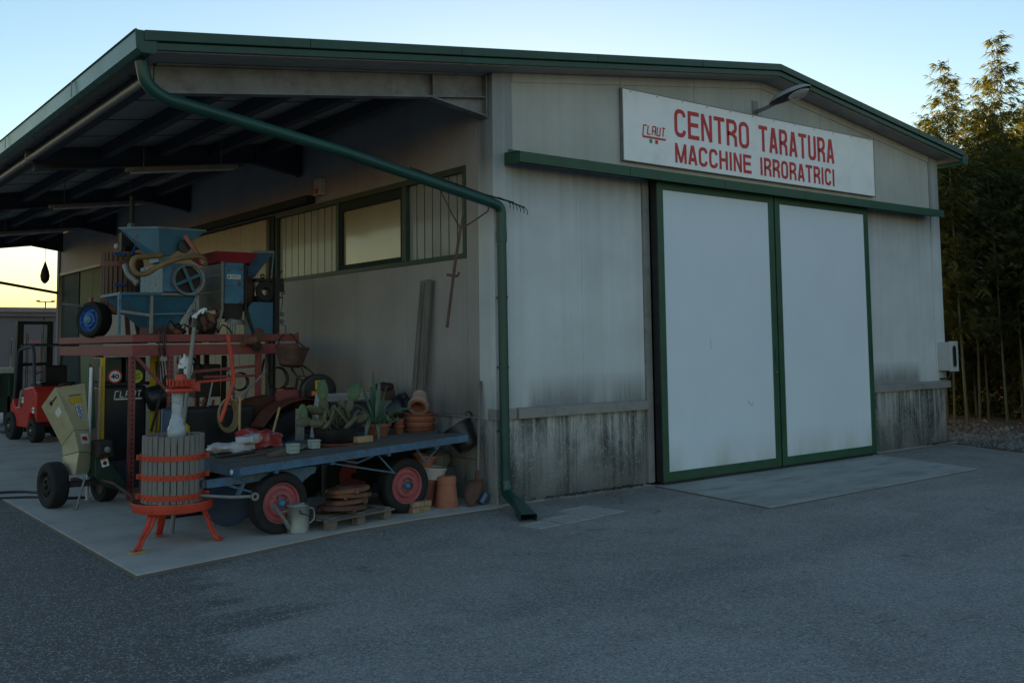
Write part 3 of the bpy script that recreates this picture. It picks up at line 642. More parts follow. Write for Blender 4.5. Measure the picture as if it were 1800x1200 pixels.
ld=V((.02,-1,.20)).normalized(); lx=V((1,0,0)); lz=ld.cross(lx).normalized()*-1
if lz.z<0: lz=-lz
hc=V((4.22,-.58,4.635))
hood=ell(MB(),hc,(lx,ld,lz),(.115,.31,.085),18,6,'top'); hood.build('hood',mat('lamp_hood',(.33,.34,.34),.45,var=.15),l,smooth=True)
ell(MB(),hc-lz*.002,(lx,ld,lz),(.112,.305,.035),18,4,'bot').build('lamp_body',DARK,l,smooth=True)
ell(MB(),hc+ld*.12-lz*.012,(lx,ld,lz),(.088,.15,.075),16,5,'bot').build('bowl',glass('lamp_bowl',(.30,.30,.28),.25,.6),l,smooth=True)
# siren, meter box
t=thing('alarm_siren','white alarm siren box with orange lens high above the strip window','siren',(-.05,3.75,3.6))
MB().box(-.09,-.001,3.65,3.84,3.57,3.80).build('housing',MBOX,t,bevel=.012); MB().lathe([(0,.0),(.03,.0),(.035,-.01),(.03,-.035),(0,-.04)],(-.09,3.74,3.625),(1,0,0),14).build('lens',ORG,t,smooth=True)
t=thing('meter_box','pale grey utility meter box on the right corner of the warehouse','meter box',(8.75,.1,1.1))
MB().box(8.52,8.745,-.19,-.013,1.10,1.53).build('cabinet',MBOX,t,bevel=.006)
MB().box(8.512,8.752,-.215,-.192,1.085,1.545).build('cabinet_door',MBOX,t,bevel=.005)
def slot(mb,cx,cz,w_,h_,y0,y1):
    p=[]
    for k in range(24):
        a=2*PI*k/24; q=math.cos(a)*w_/2; z=math.sin(a)*w_/2+(h_/2-w_/2)*(1 if math.sin(a)>=0 else -1); p.append((cx+q,cz+z))
    mb.prism(p,'y',y0,y1); return mb
slot(MB(),8.632,1.315,.115,.34,-.2185,-.214).build('window_rim',GREY,t); slot(MB(),8.632,1.315,.09,.31,-.221,-.2186).build('window',DGLASS,t)
MB().tube(smooth([(8.70,-.1,1.12),(8.70,-.1,1.0),(8.60,-.06,.97),(8.52,-.04,.975)],5),.013,8).build('cable',BLKP,t,smooth=True)
# ------------------------------------------------------------------ far background
bh=thing('far_building','long low grey building with flat pale trim beyond the yard','building',(-4,28,0))
for i in range(12):
    a=-16+i*3; MB().box(a+.01,a+2.99,28,34,-.04,2.70).build('wall_panel',BGW,bh)
MB().box(-16.2,20.2,27.85,34.2,2.70,2.84).build('fascia_strip',BGW,bh); MB().box(-16.2,20.2,27.75,34.3,2.845,3.0).build('roof_trim',BGT,bh)
MB().box(1.25,1.9,27.97,27.995,.9,1.9).build('door_outline',PINK,bh); MB().box(1.3,1.85,27.95,27.965,.9,1.85).build('door_leaf',BGW,bh)
for i,(x,z,q) in enumerate(((.98,1.0,.9),(1.0,1.4,.6),(1.55,1.6,.35))): MB().box(x,x+.05,27.98,27.998,z,z+q).build('paint_streak',BGT,bh)
t=thing('street_lamp','double armed street lamp far beyond the grey building','street lamp',(9.17,60,0))
MB().tube([(9.17,60,0),(9.17,60,4.65)],.05,8).build('pole',DARK,t); MB().box(8.7,9.64,59.95,60.05,4.6,4.66).build('arm',DARK,t); 
for x in(8.62,9.5): MB().box(x,x+.22,59.9,60.1,4.62,4.72).build('lamp_head',DARK,t)
t=thing('waste_container','dark green ribbed steel container beyond the forklift','container',(-2.2,16,0))
MB().box(-3.4,-1.22,15.2,16.4,.28,.62).build('floor_frame',CHGREEN,t); MB().box(-3.38,-1.24,15.25,16.35,.62,1.1).build('side_wall',CHGREEN,t)
for i in range(11): MB().box(-3.36+i*.205,-3.31+i*.205,15.2,15.24,.30,1.08).build('rib',GREEN,t)
for x in(-3.3,-1.4): MB().box(x,x+.1,15.3,16.2,-.04,.28).build('foot',DARK,t)
for i in range(3):
    b=MB().box(-1.62-.34*i,-1.34-.34*i,15.5,15.9,1.10,1.22).build('foam_box',MBOX,None,bevel=.01); tag(b,['white box at the right end on the rim of the green container','white box second from the right on the green container','white box third from the right on the green container'][i],'box','white boxes on the container')
t=thing('hanging_decoy','dark teardrop shaped decoy hanging on a string from the canopy','decoy',(-1.1,14,3.4))
MB().lathe([(0,.26),(.02,.2),(.07,.05),(.092,-.06),(.08,-.15),(.03,-.22),(0,-.225)],(-1.1,14,3.18),(0,0,1),14).build('body',DARK,t,smooth=True)
MB().tube([(-1.1,14,3.42),(-1.1,14,zu(-1.1)-.02)],.005,5).build('string',DARK,t)
for i,(y,z) in enumerate(((3.9,0),(7.6,0),(11.8,0))):
    t=thing('fluorescent_fitting',['long fluorescent fitting under the canopy nearest the front','middle fluorescent fitting under the canopy','rearmost fluorescent fitting under the canopy in view'][i],'light fitting',(-1.8,y,3.8),group='tube lights under the canopy')
    a=V((-2.48,y,3.70));b=V((-1.12,y,3.87)); MB().bar(a,b,.10,.05).build('tray',GREY,t,bevel=.006); MB().tube([a+V((.05,-.02,-.035)),b+V((-.05,-.02,-.035))],.017,8).build('tube',MBOX,t,smooth=True)
    for q in(a.lerp(b,.15),a.lerp(b,.85)): MB().tube([q,(q.x,q.y,zu(q.x)-.01)],.006,5).build('hanger',GREY,t)
# ------------------------------------------------------------------ wheels
def wheel(parent,c,ax,rad,wd,rimr,mr,hubm,name='wheel',dish=.5,hubr=.03,bolts=4,n=32,lug=0):
    """c = centre of outer face; ax = outward axle direction"""
    c=V(c);ax=V(ax).normalized()
    prof=[(0,-.012-dish*.03),(rimr*.34,-.012-dish*.03),(rimr*.42,-.002),(rimr*.60,-.004),(rimr*.70,-.03),(rimr*.86,-.034),(rimr*.93,-.008),(rimr,-.004),(rimr,-wd+.01),(rimr*.9,-wd+.02),(0,-wd+.03)]
    rm=MB().lathe(prof,c,ax,n).build(name,mr,parent,smooth=True)
    ty=MB().lathe([(rimr*.985,-.004),(rimr*1.06,.006),(rimr+(rad-rimr)*.5,.010),(rad*.95,-.002),(rad*.985,-.02),(rad,-.035),(rad,-wd+.035),(rad*.985,-wd+.02),(rad*.95,-wd+.002),(rimr*1.05,-wd),(rimr*.985,-wd+.01)],c,ax,n)
    if lug:
        t_=V((0,0,1));x=ax.cross(t_).normalized();y=ax.cross(x)
        for i in range(lug):
            for sd in(0,1):
                a=2*PI*(i+.5*sd)/lug;b=a+.10;w0=-.0 if sd==0 else -wd;w1=-wd*.5
                p=c+ax*w0+(x*math.cos(a)+y*math.sin(a))*(rad+.006);q=c+ax*w1+(x*math.cos(b)+y*math.sin(b))*(rad+.006); ty.bar(p,q,.03,.028,up=tuple((x*math.cos(a)+y*math.sin(a))))
    else:
        for q in(.3,.5,.7): ty.lathe([(rad*1.001,-wd*q+.004),(rad*1.006,-wd*q),(rad*1.001,-wd*q-.004)],c,ax,n)
    ty.build('tyre',BLACK,rm,smooth=True)
    if hubr:
        hb=MB().lathe([(hubr*1.15,-.02),(hubr*1.1,.012),(hubr*.8,.022),(0,.024)],c,ax,12)
        t_=V((0,0,1));x=ax.cross(t_).normalized();y=ax.cross(x)
        for i in range(bolts):
            a=2*PI*i/bolts+.4;p=c+(x*math.cos(a)+y*math.sin(a))*hubr*2.1; hb.cyl(p-ax*.03,p+ax*.002,.009,n=6)
        hb.build('hub',hubm,rm,smooth=True)
    return rm
# ------------------------------------------------------------------ flat trailer
t=thing('flatbed_trailer','low blue flatbed farm trailer with faded red wheels under the canopy','trailer',(-2.70,-.07,0),R(3.5),local=True)
def dz(x): return .60+.042*x
LX=2.42;DY=1.25
for i in range(9):
    y0=.02+i*(DY-.04)/9;y1=y0+(DY-.04)/9-.005
    vs=[(.02,y0,dz(0)),(LX-.02,y0,dz(LX)),(LX-.02,y1,dz(LX)),(.02,y1,dz(0))]
    MB().add(vs+[(a,b,c-.022) for a,b,c in vs],[(0,1,2,3),(7,6,5,4),(0,4,5,1),(1,5,6,2),(2,6,7,3),(3,7,4,0)]).build('deck_plank',DECK,t)
for y in(0,DY): MB().bar((0,y,dz(0)-.028),(LX,y,dz(LX)-.028),.012,.066).bar((0,y+(.015 if y==0 else -.015),dz(0)-.058),(LX,y+(.015 if y==0 else -.015),dz(LX)-.058),.04,.008).build('side_rail',TBLUE,t)
for x in(0.0,LX): MB().bar((x,.007,dz(x)-.035),(x,DY-.007,dz(x)-.035),.012,.08).build('end_rail',TBLUE,t)
MB().lathe([(.0,.004),(.022,.004),(.022,-.004),(0,-.004)],(-.012,.12,dz(0)-.04),(-1,0,0),12).build('reflector',WHITE,t)
for x in(.35,.9,1.5,2.05): MB().bar((x,.02,dz(x)-.06),(x,DY-.02,dz(x)-.06),.04,.06).build('cross_member',TBLUE,t)
# subframe with turntable (front) and truss rods
for y in(.16,DY-.16):
    MB().bar((-.22,y,.48),(.78,y,.505),.05,.065).build('subframe_rail',TBLUE,t)
    MB().prism([(.58,.475),(.80,.535),(.80,.50),(.65,.40)],'y',y-.02,y+.02).build('gusset',TBLUE,t)
    MB().bar((-.05,y,.46),(.30,y-.02,.33),.018,.018).bar((.12,y,.47),(.05,y,.33),.05,.02).build('strut',TBLUE,t)
MB().bar((-.22,.16,.48),(-.22,DY-.16,.48),.05,.06).bar((.78,.16,.505),(.78,DY-.16,.505),.05,.06).build('subframe_cross',TBLUE,t)
MB().lathe([(.30,.0),(.33,.0),(.33,.03),(.30,.03)],(.42,DY/2,.515),(0,0,1),24).build('turntable',DARK,t,smooth=True)
for y in(.10,DY-.10):
    tr=MB(); top=lambda x:dz(x)-.07
    tr.bar((.86,y,top(.86)),(1.62,y,.40),.014,.014)
    for a,b in(((1.02,top(1.02)),(1.20,.53)),((1.20,.53),(1.42,top(1.42))),((1.42,top(1.42)),(1.60,.41)),((1.86,top(1.86)),(1.97,.47)),((1.97,.47),(2.16,top(2.16)))): tr.bar((a[0],y,a[1]),(b[0],y,b[1]),.014,.014)
    tr.build('truss_rod',TBLUE,t)
MB().tube([(-.22,.55,.40),(-.24,.2,.385),(-.05,.02,.37),(.12,.0,.36)],.014,8).build('drawbar_link',GREY,t,smooth=True)
MB().lathe([(.016,0),(.034,0),(.034,.02),(.016,.02),(.016,0)],(.13,-.01,.36),(0,-1,0),14).build('coupling_ring',GREY,t,smooth=True)
for x,h in((.42,.262),(1.80,.262)): MB().tube([(x,.12,h),(x,DY-.1,h)],.03,8).box(x-.03,x+.03,.25,DY-.25,h,.5).build('axle',DARK,t)
rxm=R(-3.5)
for x,y,sg in((.42,.06,-1),(1.79,.14,-1),(.42,DY-.02,1),(1.79,DY-.02,1)):
    wheel(t,(x,y,.262),(math.sin(R(3.5))*-sg*-1*sg,sg,0) if False else (0,sg,0),.262,.15,.175,PINK,BLUE,hubr=.026)
# small blue wheel lying under the trailer front
b=MB().lathe([(.02,0),(.12,.0),(.15,.03),(.2,.05),(.2,.1),(.15,.12),(.0,.12)],(-2.5,.62,.22),(-.5,-.85,.1),24).build('spare_wheel',mat('dark_blue_rim',(.02,.05,.11),.6),None,smooth=True); tag(b,'dark blue wheel rim standing in the shadow beneath the trailer front','wheel')
# things on the trailer: surface height
def TZ(x,y): 
    lx=(x+2.70)*math.cos(R(3.5))+(y+.07)*math.sin(R(3.5)); return dz(lx)+.001
def bow(name,lab,cat,c,r0,r1,h,m,rz=0,group=None,soil=None,tilt=None,lip=.012,single=True,seg=28):
    """plant pot: open vessel with a lip and wall thickness"""
    pr=[(0,0),(r0,0),(r0+(r1-r0)*.86,h*.84),(r1+lip*.2,h*.84),(r1+lip,h*.85),(r1+lip,h),(r1-.012,h),(r0-.01,.02),(0,.02)]
    ax=tilt or (0,0,1); mb=MB().lathe(pr,c,ax,seg); 
    o=mb.build(name,m,None,smooth=True); tag(o,lab,cat,group); return o
# sacks
def sack(c,sz,rz,m,lab,seed):
    rr=random.Random(seed); mb=MB(); n,k=18,11; vs=[]
    mt=Euler((rr.uniform(-.12,.12),rr.uniform(-.1,.1),rz)).to_matrix()
    for j in range(k+1):
        th=PI*j/k
        for i in range(n):
            a=2*PI*i/n; sq=lambda q:math.copysign(abs(q)**.55,q)
            x=sq(math.cos(a))*math.sin(th)**.5*sz[0]/2;y=sq(math.sin(a))*math.sin(th)**.5*sz[1]/2;z=sq(math.cos(th))*sz[2]/2
            q=1+rr.uniform(-.09,.09); vs.append(V(c)+mt@V((x*q,y*q,z*q*(1+.35*math.sin(x*31)*math.cos(y*23)))))
    mb.add(vs,[(j*n+i,j*n+(i+1)%n,(j+1)*n+(i+1)%n,(j+1)*n+i) for j in range(k) for i in range(n)])
    o=mb.build('fertiliser_sack',m,None,smooth=True); tag(o,lab,'sack','printed plastic sacks on the trailer'); return o
sack((-2.35,.98,TZ(-2.35,.98)+.045),(.42,.30,.09),.3,SACKW,'white and red printed plastic sack lying flat behind the barrel staves',1)
sack((-2.02,1.10,TZ(-2.02,1.10)+.085),(.44,.30,.15),.15,SACKR,'bulging red and white plastic sack lying nearest the red rack post',2)
sack((-2.20,.92,TZ(-2.2,.92)+.11),(.22,.2,.08),.6,SACKW,'small crumpled white sack on top of the printed sacks',3)
# ridge tiles / folded plastic boxes at the edge
for i,(x,y,s_) in enumerate(((-2.02,.36,1),(-1.73,.52,.9))):
    z=TZ(x,y); b=MB().obox((x,y,z+.05*s_),(.10*s_,.07,.09*s_),(0,0,.15)).obox((x,y-.004,z+.082*s_),(.112*s_,.08,.012),(0,0,.15)).obox((x,y-.004,z+.045*s_),(.106*s_,.078,.008),(0,0,.15)).build('junction_box',mat('pale_green_plastic',(.30,.36,.34),.5,var=.1),None,bevel=.003)
    tag(b,['pale green plastic box on the trailer edge in front of the yellow stick','pale green plastic box on the trailer edge in front of the cactus trough'][i],'plastic box')
    fl=MB().obox((x-.10,y+.07,z+.02),(.22,.10,.012),(0,-.12,.5)).build('lid_flap',PALW,None); tag(fl,['thin wooden strip lying behind the left pale green box','thin wooden strip lying behind the right pale green box'][i],'wood strip')
# cut log piece
b=MB().obox((-1.22,.50,TZ(-1.22,.5)+.033),(.20,.075,.062),(0,0,.25)).build('wood_block',mat('cut_wood',(.38,.27,.15),.7,var=.2,scale=9),None,bevel=.008); tag(b,'short yellowish wooden block on the trailer edge right of the cactus trough','wood block')
# cactus in dark trough
tr=thing('prickly_pear','prickly pear cactus in a dark oval tub on the trailer','cactus',(-1.42,.68,TZ(-1.42,.68)))
zc=TZ(-1.42,.68)
MB().lathe([(0,.02),(.19,.02),(.20,.03),(.215,.15),(.222,.155),(.215,.158),(.20,.14),(0,.135)],(-1.42,.68,zc),(0,0,1),28).build('tub',BLKP,tr,smooth=True)
MB().lathe([(0,0),(.235,0),(.25,.02),(.24,.022),(.22,.008),(0,.008)],(-1.42,.66,zc),(0,0,1),28).build('saucer',TERRA2,tr,smooth=True)
rc=random.Random(5)
def pad(mb,base,d,w_,L_,face,th=.022):
    d=V(d).normalized(); f_=V(face); x=d.cross(f_).normalized(); n_=x.cross(d).normalized()
    ell(mb,V(base)+d*L_*.5,(x,n_,d),(w_/2,th,L_/2),12,7); return V(base)+d*L_*.93
vw=(-.6,-.8,.1)
P=lambda dx,dy,dz_:V((-1.42+dx,.68+dy,zc+dz_))
spec=[((-.14,-.02,.20),(-1,0,.12),.085,.17,CACTO),((-.27,-.02,.24),(-.9,0,-.1),.10,.165,CACTO),((-.14,0,.30),(-.9,0,.35),.09,.19,CACTO),((-.13,.0,.33),(-.05,0,1),.10,.11,CACTO),
 ((-.14,.0,.41),(-.02,0,1),.11,.21,CACT),((-.335,0,.22),(-.1,0,1),.09,.18,CACT),((.12,.0,.28),(.35,0,.95),.085,.15,CACTO),((.17,.0,.40),(.35,0,.9),.125,.18,CACT),
 ((.20,-.02,.20),(.8,0,.35),.09,.16,CACTO),((.10,.02,.33),(-.5,0,.8),.07,.10,CACTO)]
for k in range(22):
    spec.append(((rc.uniform(-.17,.17),rc.uniform(-.08,.06),.12+rc.uniform(0,.10)),(rc.uniform(-.8,.8),rc.uniform(-.3,.2),rc.uniform(.5,1)),rc.uniform(.028,.055),rc.uniform(.12,.22),CACTO))
for p,d,a,b_,m in spec:
    mb=MB(); fc=V(vw)+V((rc.uniform(-.5,.5),rc.uniform(-.5,.5),0)); pad(mb,P(*p),d,a,b_,tuple(fc)); mb.build('pad',m,tr,smooth=True)
# agave
ag=thing('agave','spiky grey green agave in a terracotta pot on the trailer','agave',(-.86,.86,TZ(-.86,.86)))
za=TZ(-.86,.86)
MB().lathe([(0,0),(.105,0),(.135,.10),(.15,.10),(.15,.13),(.135,.13),(.13,.11),(0,.11)],(-.86,.86,za),(0,0,1),26).build('pot',TERRA2,ag,smooth=True)
rg=random.Random(9)
def blade(c,az,L_,w_,rise,droop,m,parent,n=9):
    d=V((math.cos(az),math.sin(az),0)); sd=V((-math.sin(az),math.cos(az),0)); vs=[]
    for i in range(n+1):
        s_=i/n; out=L_*(s_*math.cos(rise)); up=L_*s_*math.sin(rise)-droop*L_*s_*s_*s_
        p=V(c)+d*(out+.0)+V((0,0,up)); ww=w_*(.55+1.1*s_)*(1-s_**2.2)+.001
        vs+=[p+sd*ww/2+V((0,0,ww*.22)),p+V((0,0,-.004)),p-sd*ww/2+V((0,0,ww*.22)),p+V((0,0,-.010-.01*(1-s_)))]
    fs=[]
    for i in range(n):
        a=i*4;b=a+4; fs+=[(a,a+1,b+1,b),(a+1,a+2,b+2,b+1),(a+2,a+3,b+3,b+2),(a+3,a,b,b+3)]
    MB().add(vs,fs).build('leaf',m,parent,smooth=True)
for az,L_,w_,ri,dr in((2.9,.42,.055,1.0,.35),(3.5,.40,.05,.75,.3),(3.9,.48,.055,.55,1.05),(4.3,.30,.05,.35,.9),(5.0,.28,.05,.9,.6),(5.7,.36,.05,.8,.35),(.1,.40,.05,1.05,.3),(.7,.46,.05,.95,.55),(1.5,.42,.055,1.25,.1),(2.2,.52,.06,1.25,.1),(1.9,.58,.07,1.52,.0),(4.6,.50,.06,1.40,.02),(3.2,.5,.055,1.2,.1),(5.3,.44,.055,1.3,.05),(.3,.34,.05,.6,.45),(2.6,.36,.05,.6,.5),(6.1,.50,.045,.62,.30)):
    blade((-.87+.01*math.cos(az),.86+.01*math.sin(az),za+.11),az,L_,w_,ri,dr,AGAV,ag)
for k in range(26):
    az=rg.uniform(0,6.28); o_=(-.80+rg.gauss(0,.05),.80+rg.gauss(0,.03),za+.11); blade(o_,az,rg.uniform(.09,.17),.014,rg.uniform(.7,1.4),rg.uniform(0,.4),AGAV,ag,5)
# saucer stack with pots on it
zs=TZ(-.38,.86)
for i in range(6):
    r1=.165-.004*(i%3); q=MB().lathe([(0,0),(r1-.015,0),(r1,.026),(r1+.004,.026),(r1+.004,.034),(r1-.006,.034),(r1-.022,.008),(0,.008)],(-.36+.003*(i%2),.84,zs+i*.030),(0,0,1),30).build('plant_saucer',[TERRA2,TERRA2,TERRA,TERRA2,TERRA,TERRA2][i],None,smooth=True)
    tag(q,'terracotta saucer '+['at the bottom of the stack','second from the bottom of the stack','third from the bottom of the stack','fourth from the bottom of the stack','fifth from the bottom of the stack','topmost in the stack'][i]+' on the trailer end','saucer','stacked terracotta saucers')
zp=zs+.19
for i,(m,r1) in enumerate(((TERRAP,.105),(TERRAP,.085),(TERRA2,.066))):
    ax=V((-.40,-.45,-.50)).normalized(); c=V((-.33,.90,zp+.095))-ax*(.02*i-.0)
    pr=[(0,-.12),(r1*.72,-.12),(r1*.94,.03),(r1+.006,.03),(r1+.008,.06),(r1-.006,.06),(r1*.66,-.105),(0,-.105)]
    q=MB().lathe(pr,c+ax*(.02*i),ax,26).build('clay_pot',m,None,smooth=True); tag(q,['large pale clay pot lying on its side on the saucer stack','middle clay pot nested inside the large pale pot on the saucer stack','smallest dark clay pot nested inside the pots lying on the saucers'][i],'pot','nested pots lying on the saucers')
for i,(x,y) in enumerate(((-.60,.86),)):
    q=MB().lathe([(0,0),(.045,0),(.055,.06),(.06,.065),(.06,.085),(.045,.085),(.05,.10),(.06,.14),(.062,.15),(.05,.15),(0,.14)],(x,y,TZ(x,y)),(0,0,1),20).build('clay_pot',TERRA2,None,smooth=True); tag(q,'two small dark clay pots stacked between the agave and the saucers','pot')
# black bucket hanging over the trailer end
t=thing('black_bucket','black plastic builder bucket hanging tilted off the trailer end by the wall','bucket',(-.14,.38,.5))
ax=V((.30,.25,-.75)).normalized(); c=V((-.20,.62,.80)); c=V((-.14,.38,.66)); ax=V((-.25,.51,.86)).normalized()
MB().lathe([(0,-.24),(.105,-.24),(.115,-.225),(.16,.0),(.172,.0),(.172,.012),(.158,.012),(.11,-.22),(0,-.225)],c+ax*.10,ax,28).build('shell',BLKP,t,smooth=True)
MB().tube(smooth([c+V((.06,.02,.20)),c+V((.07,.02,.25)),c+V((.11,.0,.24)),c+V((.13,.0,.17))],3),.009,6).build('handle',BLKP,t,smooth=True)
MB().tube(smooth([c+V((-.19,.12,.05)),c+V((-.24,.12,.04)),c+V((-.22,.10,-.01))],3),.009,6).build('handle',BLKP,t,smooth=True)
# pots under the trailer end
p0=bow('clay_pot','terracotta pot with pinkish rim stacked tilted on the white bowl','pot',(-.60,.42,.36),.075,.115,.15,TERRA,tilt=(.12,-.05,1))
q=MB().lathe([(.115,0),(.15,.0),(.165,.05),(.175,.10),(.182,.10),(.182,.115),(.168,.115),(.15,.02),(0,.02)],(-.52,.44,.27),(.1,-.05,1),28).build('plastic_bowl',mat('off_white_plastic',(.50,.45,.42),.5,var=.1),None,smooth=True); tag(q,'off white plastic bowl wedged between stacked pots below the trailer end','bowl')
q=bow('clay_pot','dark red plastic plant pot standing beneath the white bowl','pot',(-.57,.45,0),.10,.135,.27,TERRA2)
q=MB().lathe([(0,.30),(.085,.30),(.092,.295),(.098,.275),(.098,.225),(.092,.222),(.115,.03),(.118,.0),(.10,0),(.08,.27),(0,.28)],(-.42,.26,0),(0,0,1),30).build('clay_pot',TERRA,None,smooth=True); tag(q,'tall orange terracotta pot turned upside down beside the trailer wheel','pot')
q=MB().lathe([(0,0),(.13,0),(.16,.06),(.15,.13),(.09,.17),(0,.18)],(-.22,.75,.33),(0,0,1),20).build('grey_sack',GREYW,None,smooth=True); tag(q,'dull grey sack sitting under the tilted black bucket','sack')
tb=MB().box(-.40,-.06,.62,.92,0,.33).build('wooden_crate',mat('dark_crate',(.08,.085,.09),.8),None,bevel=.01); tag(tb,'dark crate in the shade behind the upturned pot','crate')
# two bricks by the wheel
for i,(x,y,z,a) in enumerate(((-.80,.17,.0,.10),(-.79,.175,.052,.02))):
    q=MB().obox((x,y,z+.026),(.215,.10,.05),(0,0,a)).build('loose_brick',BRICK,None,bevel=.006); tag(q,['lower worn brick lying beside the rear trailer wheel','upper worn brick lying on the lower one beside the trailer wheel'][i],'brick','loose bricks by the wheel')
# pallet with rings
t=thing('small_pallet','broken small wooden pallet in front of the trailer under the iron rings','pallet',(-1.6,.15,0),R(14),local=True)
for x in(-.33,0,.33): 
    for y in(-.17,.17): MB().box(x-.045,x+.045,y-.04,y+.04,0,.075).build('block',PALW,t,bevel=.004)
for y in(-.19,-.07,.06,.18): MB().box(-.40,.40,y-.04,y+.035,.078,.095).build('slat',PALW,t,bevel=.003)
for x in(-.33,0,.33): MB().box(x-.04,x+.04,-.21,.21,.0955,.110).build('top_slat',PALW,t,bevel=.003)
for i,(x,y,z,rr_) in enumerate(((-1.62,.18,.113,.225),(-1.55,.22,.162,.20),(-1.545,.215,.213,.20),(-1.55,.21,.262,.205))):
    mb=MB().lathe([(.085,.0),(rr_-.012,.0),(rr_,.008),(rr_,.036),(rr_-.012,.044),(.13,.046),(.11,.04),(.085,.04),(.078,.02),(.085,.0)],(x,y,z),(.05*(-1)**i,.06,1),36)
    for k in range(4): a=k*1.57+.5*i; mb.obox((x+rr_*math.cos(a),y+rr_*math.sin(a),z+.024),(.03,.03,.03),(0,0,a))
    q=mb.build('iron_ring',[RUSTD,RUST,RUST,RUST][i],None,smooth=True); tag(q,['large dark rusty ring lying flat at the bottom of the pile on the pallet','second rusty iron ring from the bottom of the pile','third rusty iron ring from the bottom of the pile','top rusty iron ring of the pile with its hole in view'][i],'iron ring','rusty rings on the pallet')
# watering can
t=thing('watering_can','old dented zinc watering can in front of the trailer wheel','watering can',(-2.14,.03,0))
cx,cy=-2.14,.0
b=MB().lathe([(0,.004),(.092,.004),(.096,.0),(.098,.012),(.094,.018),(.094,.225),(.097,.232),(.094,.238),(.090,.232),(.088,.03),(0,.03)],(cx,cy,0),(0,0,1),30).build('body',ZINC,t,smooth=True)
MB().prism([(cx-.085,.228),(cx+.02,.236),(cx+.02,.262),(cx-.085,.244)],'y',cy-.07,cy-.06).lathe([(.06,.0),(.092,.0),(.086,.012),(.0,.02)],(cx-.02,cy,.234),(0,0,1),20).build('hood',ZINC,t,smooth=True)
MB().tube([(cx-.088,cy-.02,.05),(cx-.17,cy-.05,.16),(cx-.245,cy-.075,.245)],[.022,.016,.012],10).cyl((cx-.235,cy-.072,.232),(cx-.262,cy-.080,.262),.014,.024,12).build('spout',ZINC,t,smooth=True)
MB().tube([(cx-.09,cy-.015,.20),(cx-.20,cy-.055,.20)],.006,6).build('spout_stay',ZINC,t)
MB().tube(smooth([(cx+.085,cy,.20),(cx+.155,cy+.01,.19),(cx+.16,cy+.01,.09),(cx+.085,cy,.06)],4),.009,8).build('handle',ZINC,t,smooth=True)
MB().tube(smooth([(cx-.03,cy-.096,.205),(cx-.03,cy-.105,.18),(cx+.06,cy-.08,.15)],3),.005,6).build('bail',DARK,t)
# shovel
t=thing('shovel','rusty shovel with a long grey handle leaning in the wall corner','shovel',(-.2,.12,0))
MB().tube([(-.02,.22,1.22),(-.13,.13,.30)],.016,10).build('handle',GREYW,t,smooth=True); MB().tube([(-.125,.135,.34),(-.15,.12,.22)],[.02,.024],10).build('socket',RUSTD,t)
mb=MB();vs=[]
for j in range(7):
    s_=j/6; c=V((-.145,.12,.25)).lerp(V((-.27,.05,.01)),s_); hw=(.075,.09,.095,.095,.085,.06,.03)[j]
    for i in range(5): q=(i-2)/2; vs.append(c+V((q*hw*.8,-q*hw*.45,.0))+V((.0,.018*q*q,.0)))
mb.add(vs,[(j*5+i,j*5+i+1,j*5+i+6,j*5+i+5) for j in range(6) for i in range(4)]); o=mb.build('blade',RUSTD,t,smooth=True); sm=o.modifiers.new('s','SOLIDIFY'); sm.thickness=.003
q=MB().lathe([(0,0),(.04,0),(.045,.1),(.02,.13),(0,.13)],(-.12,.10,0.02),(.5,0,.6),14).build('plastic_bottle',glass('blue_plastic',(.06,.10,.16),.3,.3),None,smooth=True); tag(q,'small crushed blue plastic bottle in the corner beside the shovel','bottle')
# posts leaning at the wall
for i,(y,yb,h,w_,dx) in enumerate(((1.20,1.30,2.30,.085,0),(1.10,1.17,2.31,.085,.0))):
    o=MB().bar((-.06,y,h),(-.20,yb+.05,.0),w_,.055,up=(1,0,0)).build('wooden_post',GREYW,None,bevel=.012); tag(o,['left weathered wooden post leaning on the side wall','right weathered wooden post leaning on the side wall'][i],'post','posts leaning on the wall')
# ------------------------------------------------------------------ iron tools on the downpipe
t=thing('iron_rake','thin iron rake with curved tines lying along the slanting downpipe','rake',(-.4,-.1,3.1))
MB().tube([(-1.05,-.1,3.27),(-.18,-.105,3.085),(.18,-.115,3.03)],.010,8).build('handle',DARK,t); MB().tube([(-.02,-.12,3.065),(.30,-.14,2.985)],.008,6).build('bar',DARK,t)
for k in range(6):
    x=.06+k*.045; zb=3.065-(x+.02)*.25; MB().tube([(x,-.125,zb),(x+.02,-.15,zb-.01),(x+.035,-.165,zb-.045),(x+.035,-.165,zb-.08)],.0045,5).build('tine',DARK,t)
t=thing('iron_hanger','rusty three armed iron hanger dangling from the downpipe','hanger',(-.5,-.1,2.7))
MB().tube([(-.485,-.12,2.74),(-.56,-.12,2.35),(-.655,-.12,1.76)],.015,8).build('shaft',RUSTD,t,smooth=True)
for a in(((-.485,-.12,2.72),(-.60,-.12,2.88),(-.715,-.12,3.07),(-.70,-.06,3.13)),((-.485,-.12,2.72),(-.32,-.12,2.81),(-.15,-.12,2.92),(-.14,-.12,2.98)),((-.485,-.12,2.72),(-.455,-.12,2.88),(-.445,-.1,3.02))): MB().tube(a,.008,6).build('arm',RUSTD,t)
MB().obox((-.59,-.12,2.26),(.12,.03,.022),(0,.1,0)).tube([(-.53,-.13,2.26),(-.53,-.15,2.29)],.01,6).build('crosspiece',RUSTD,t)
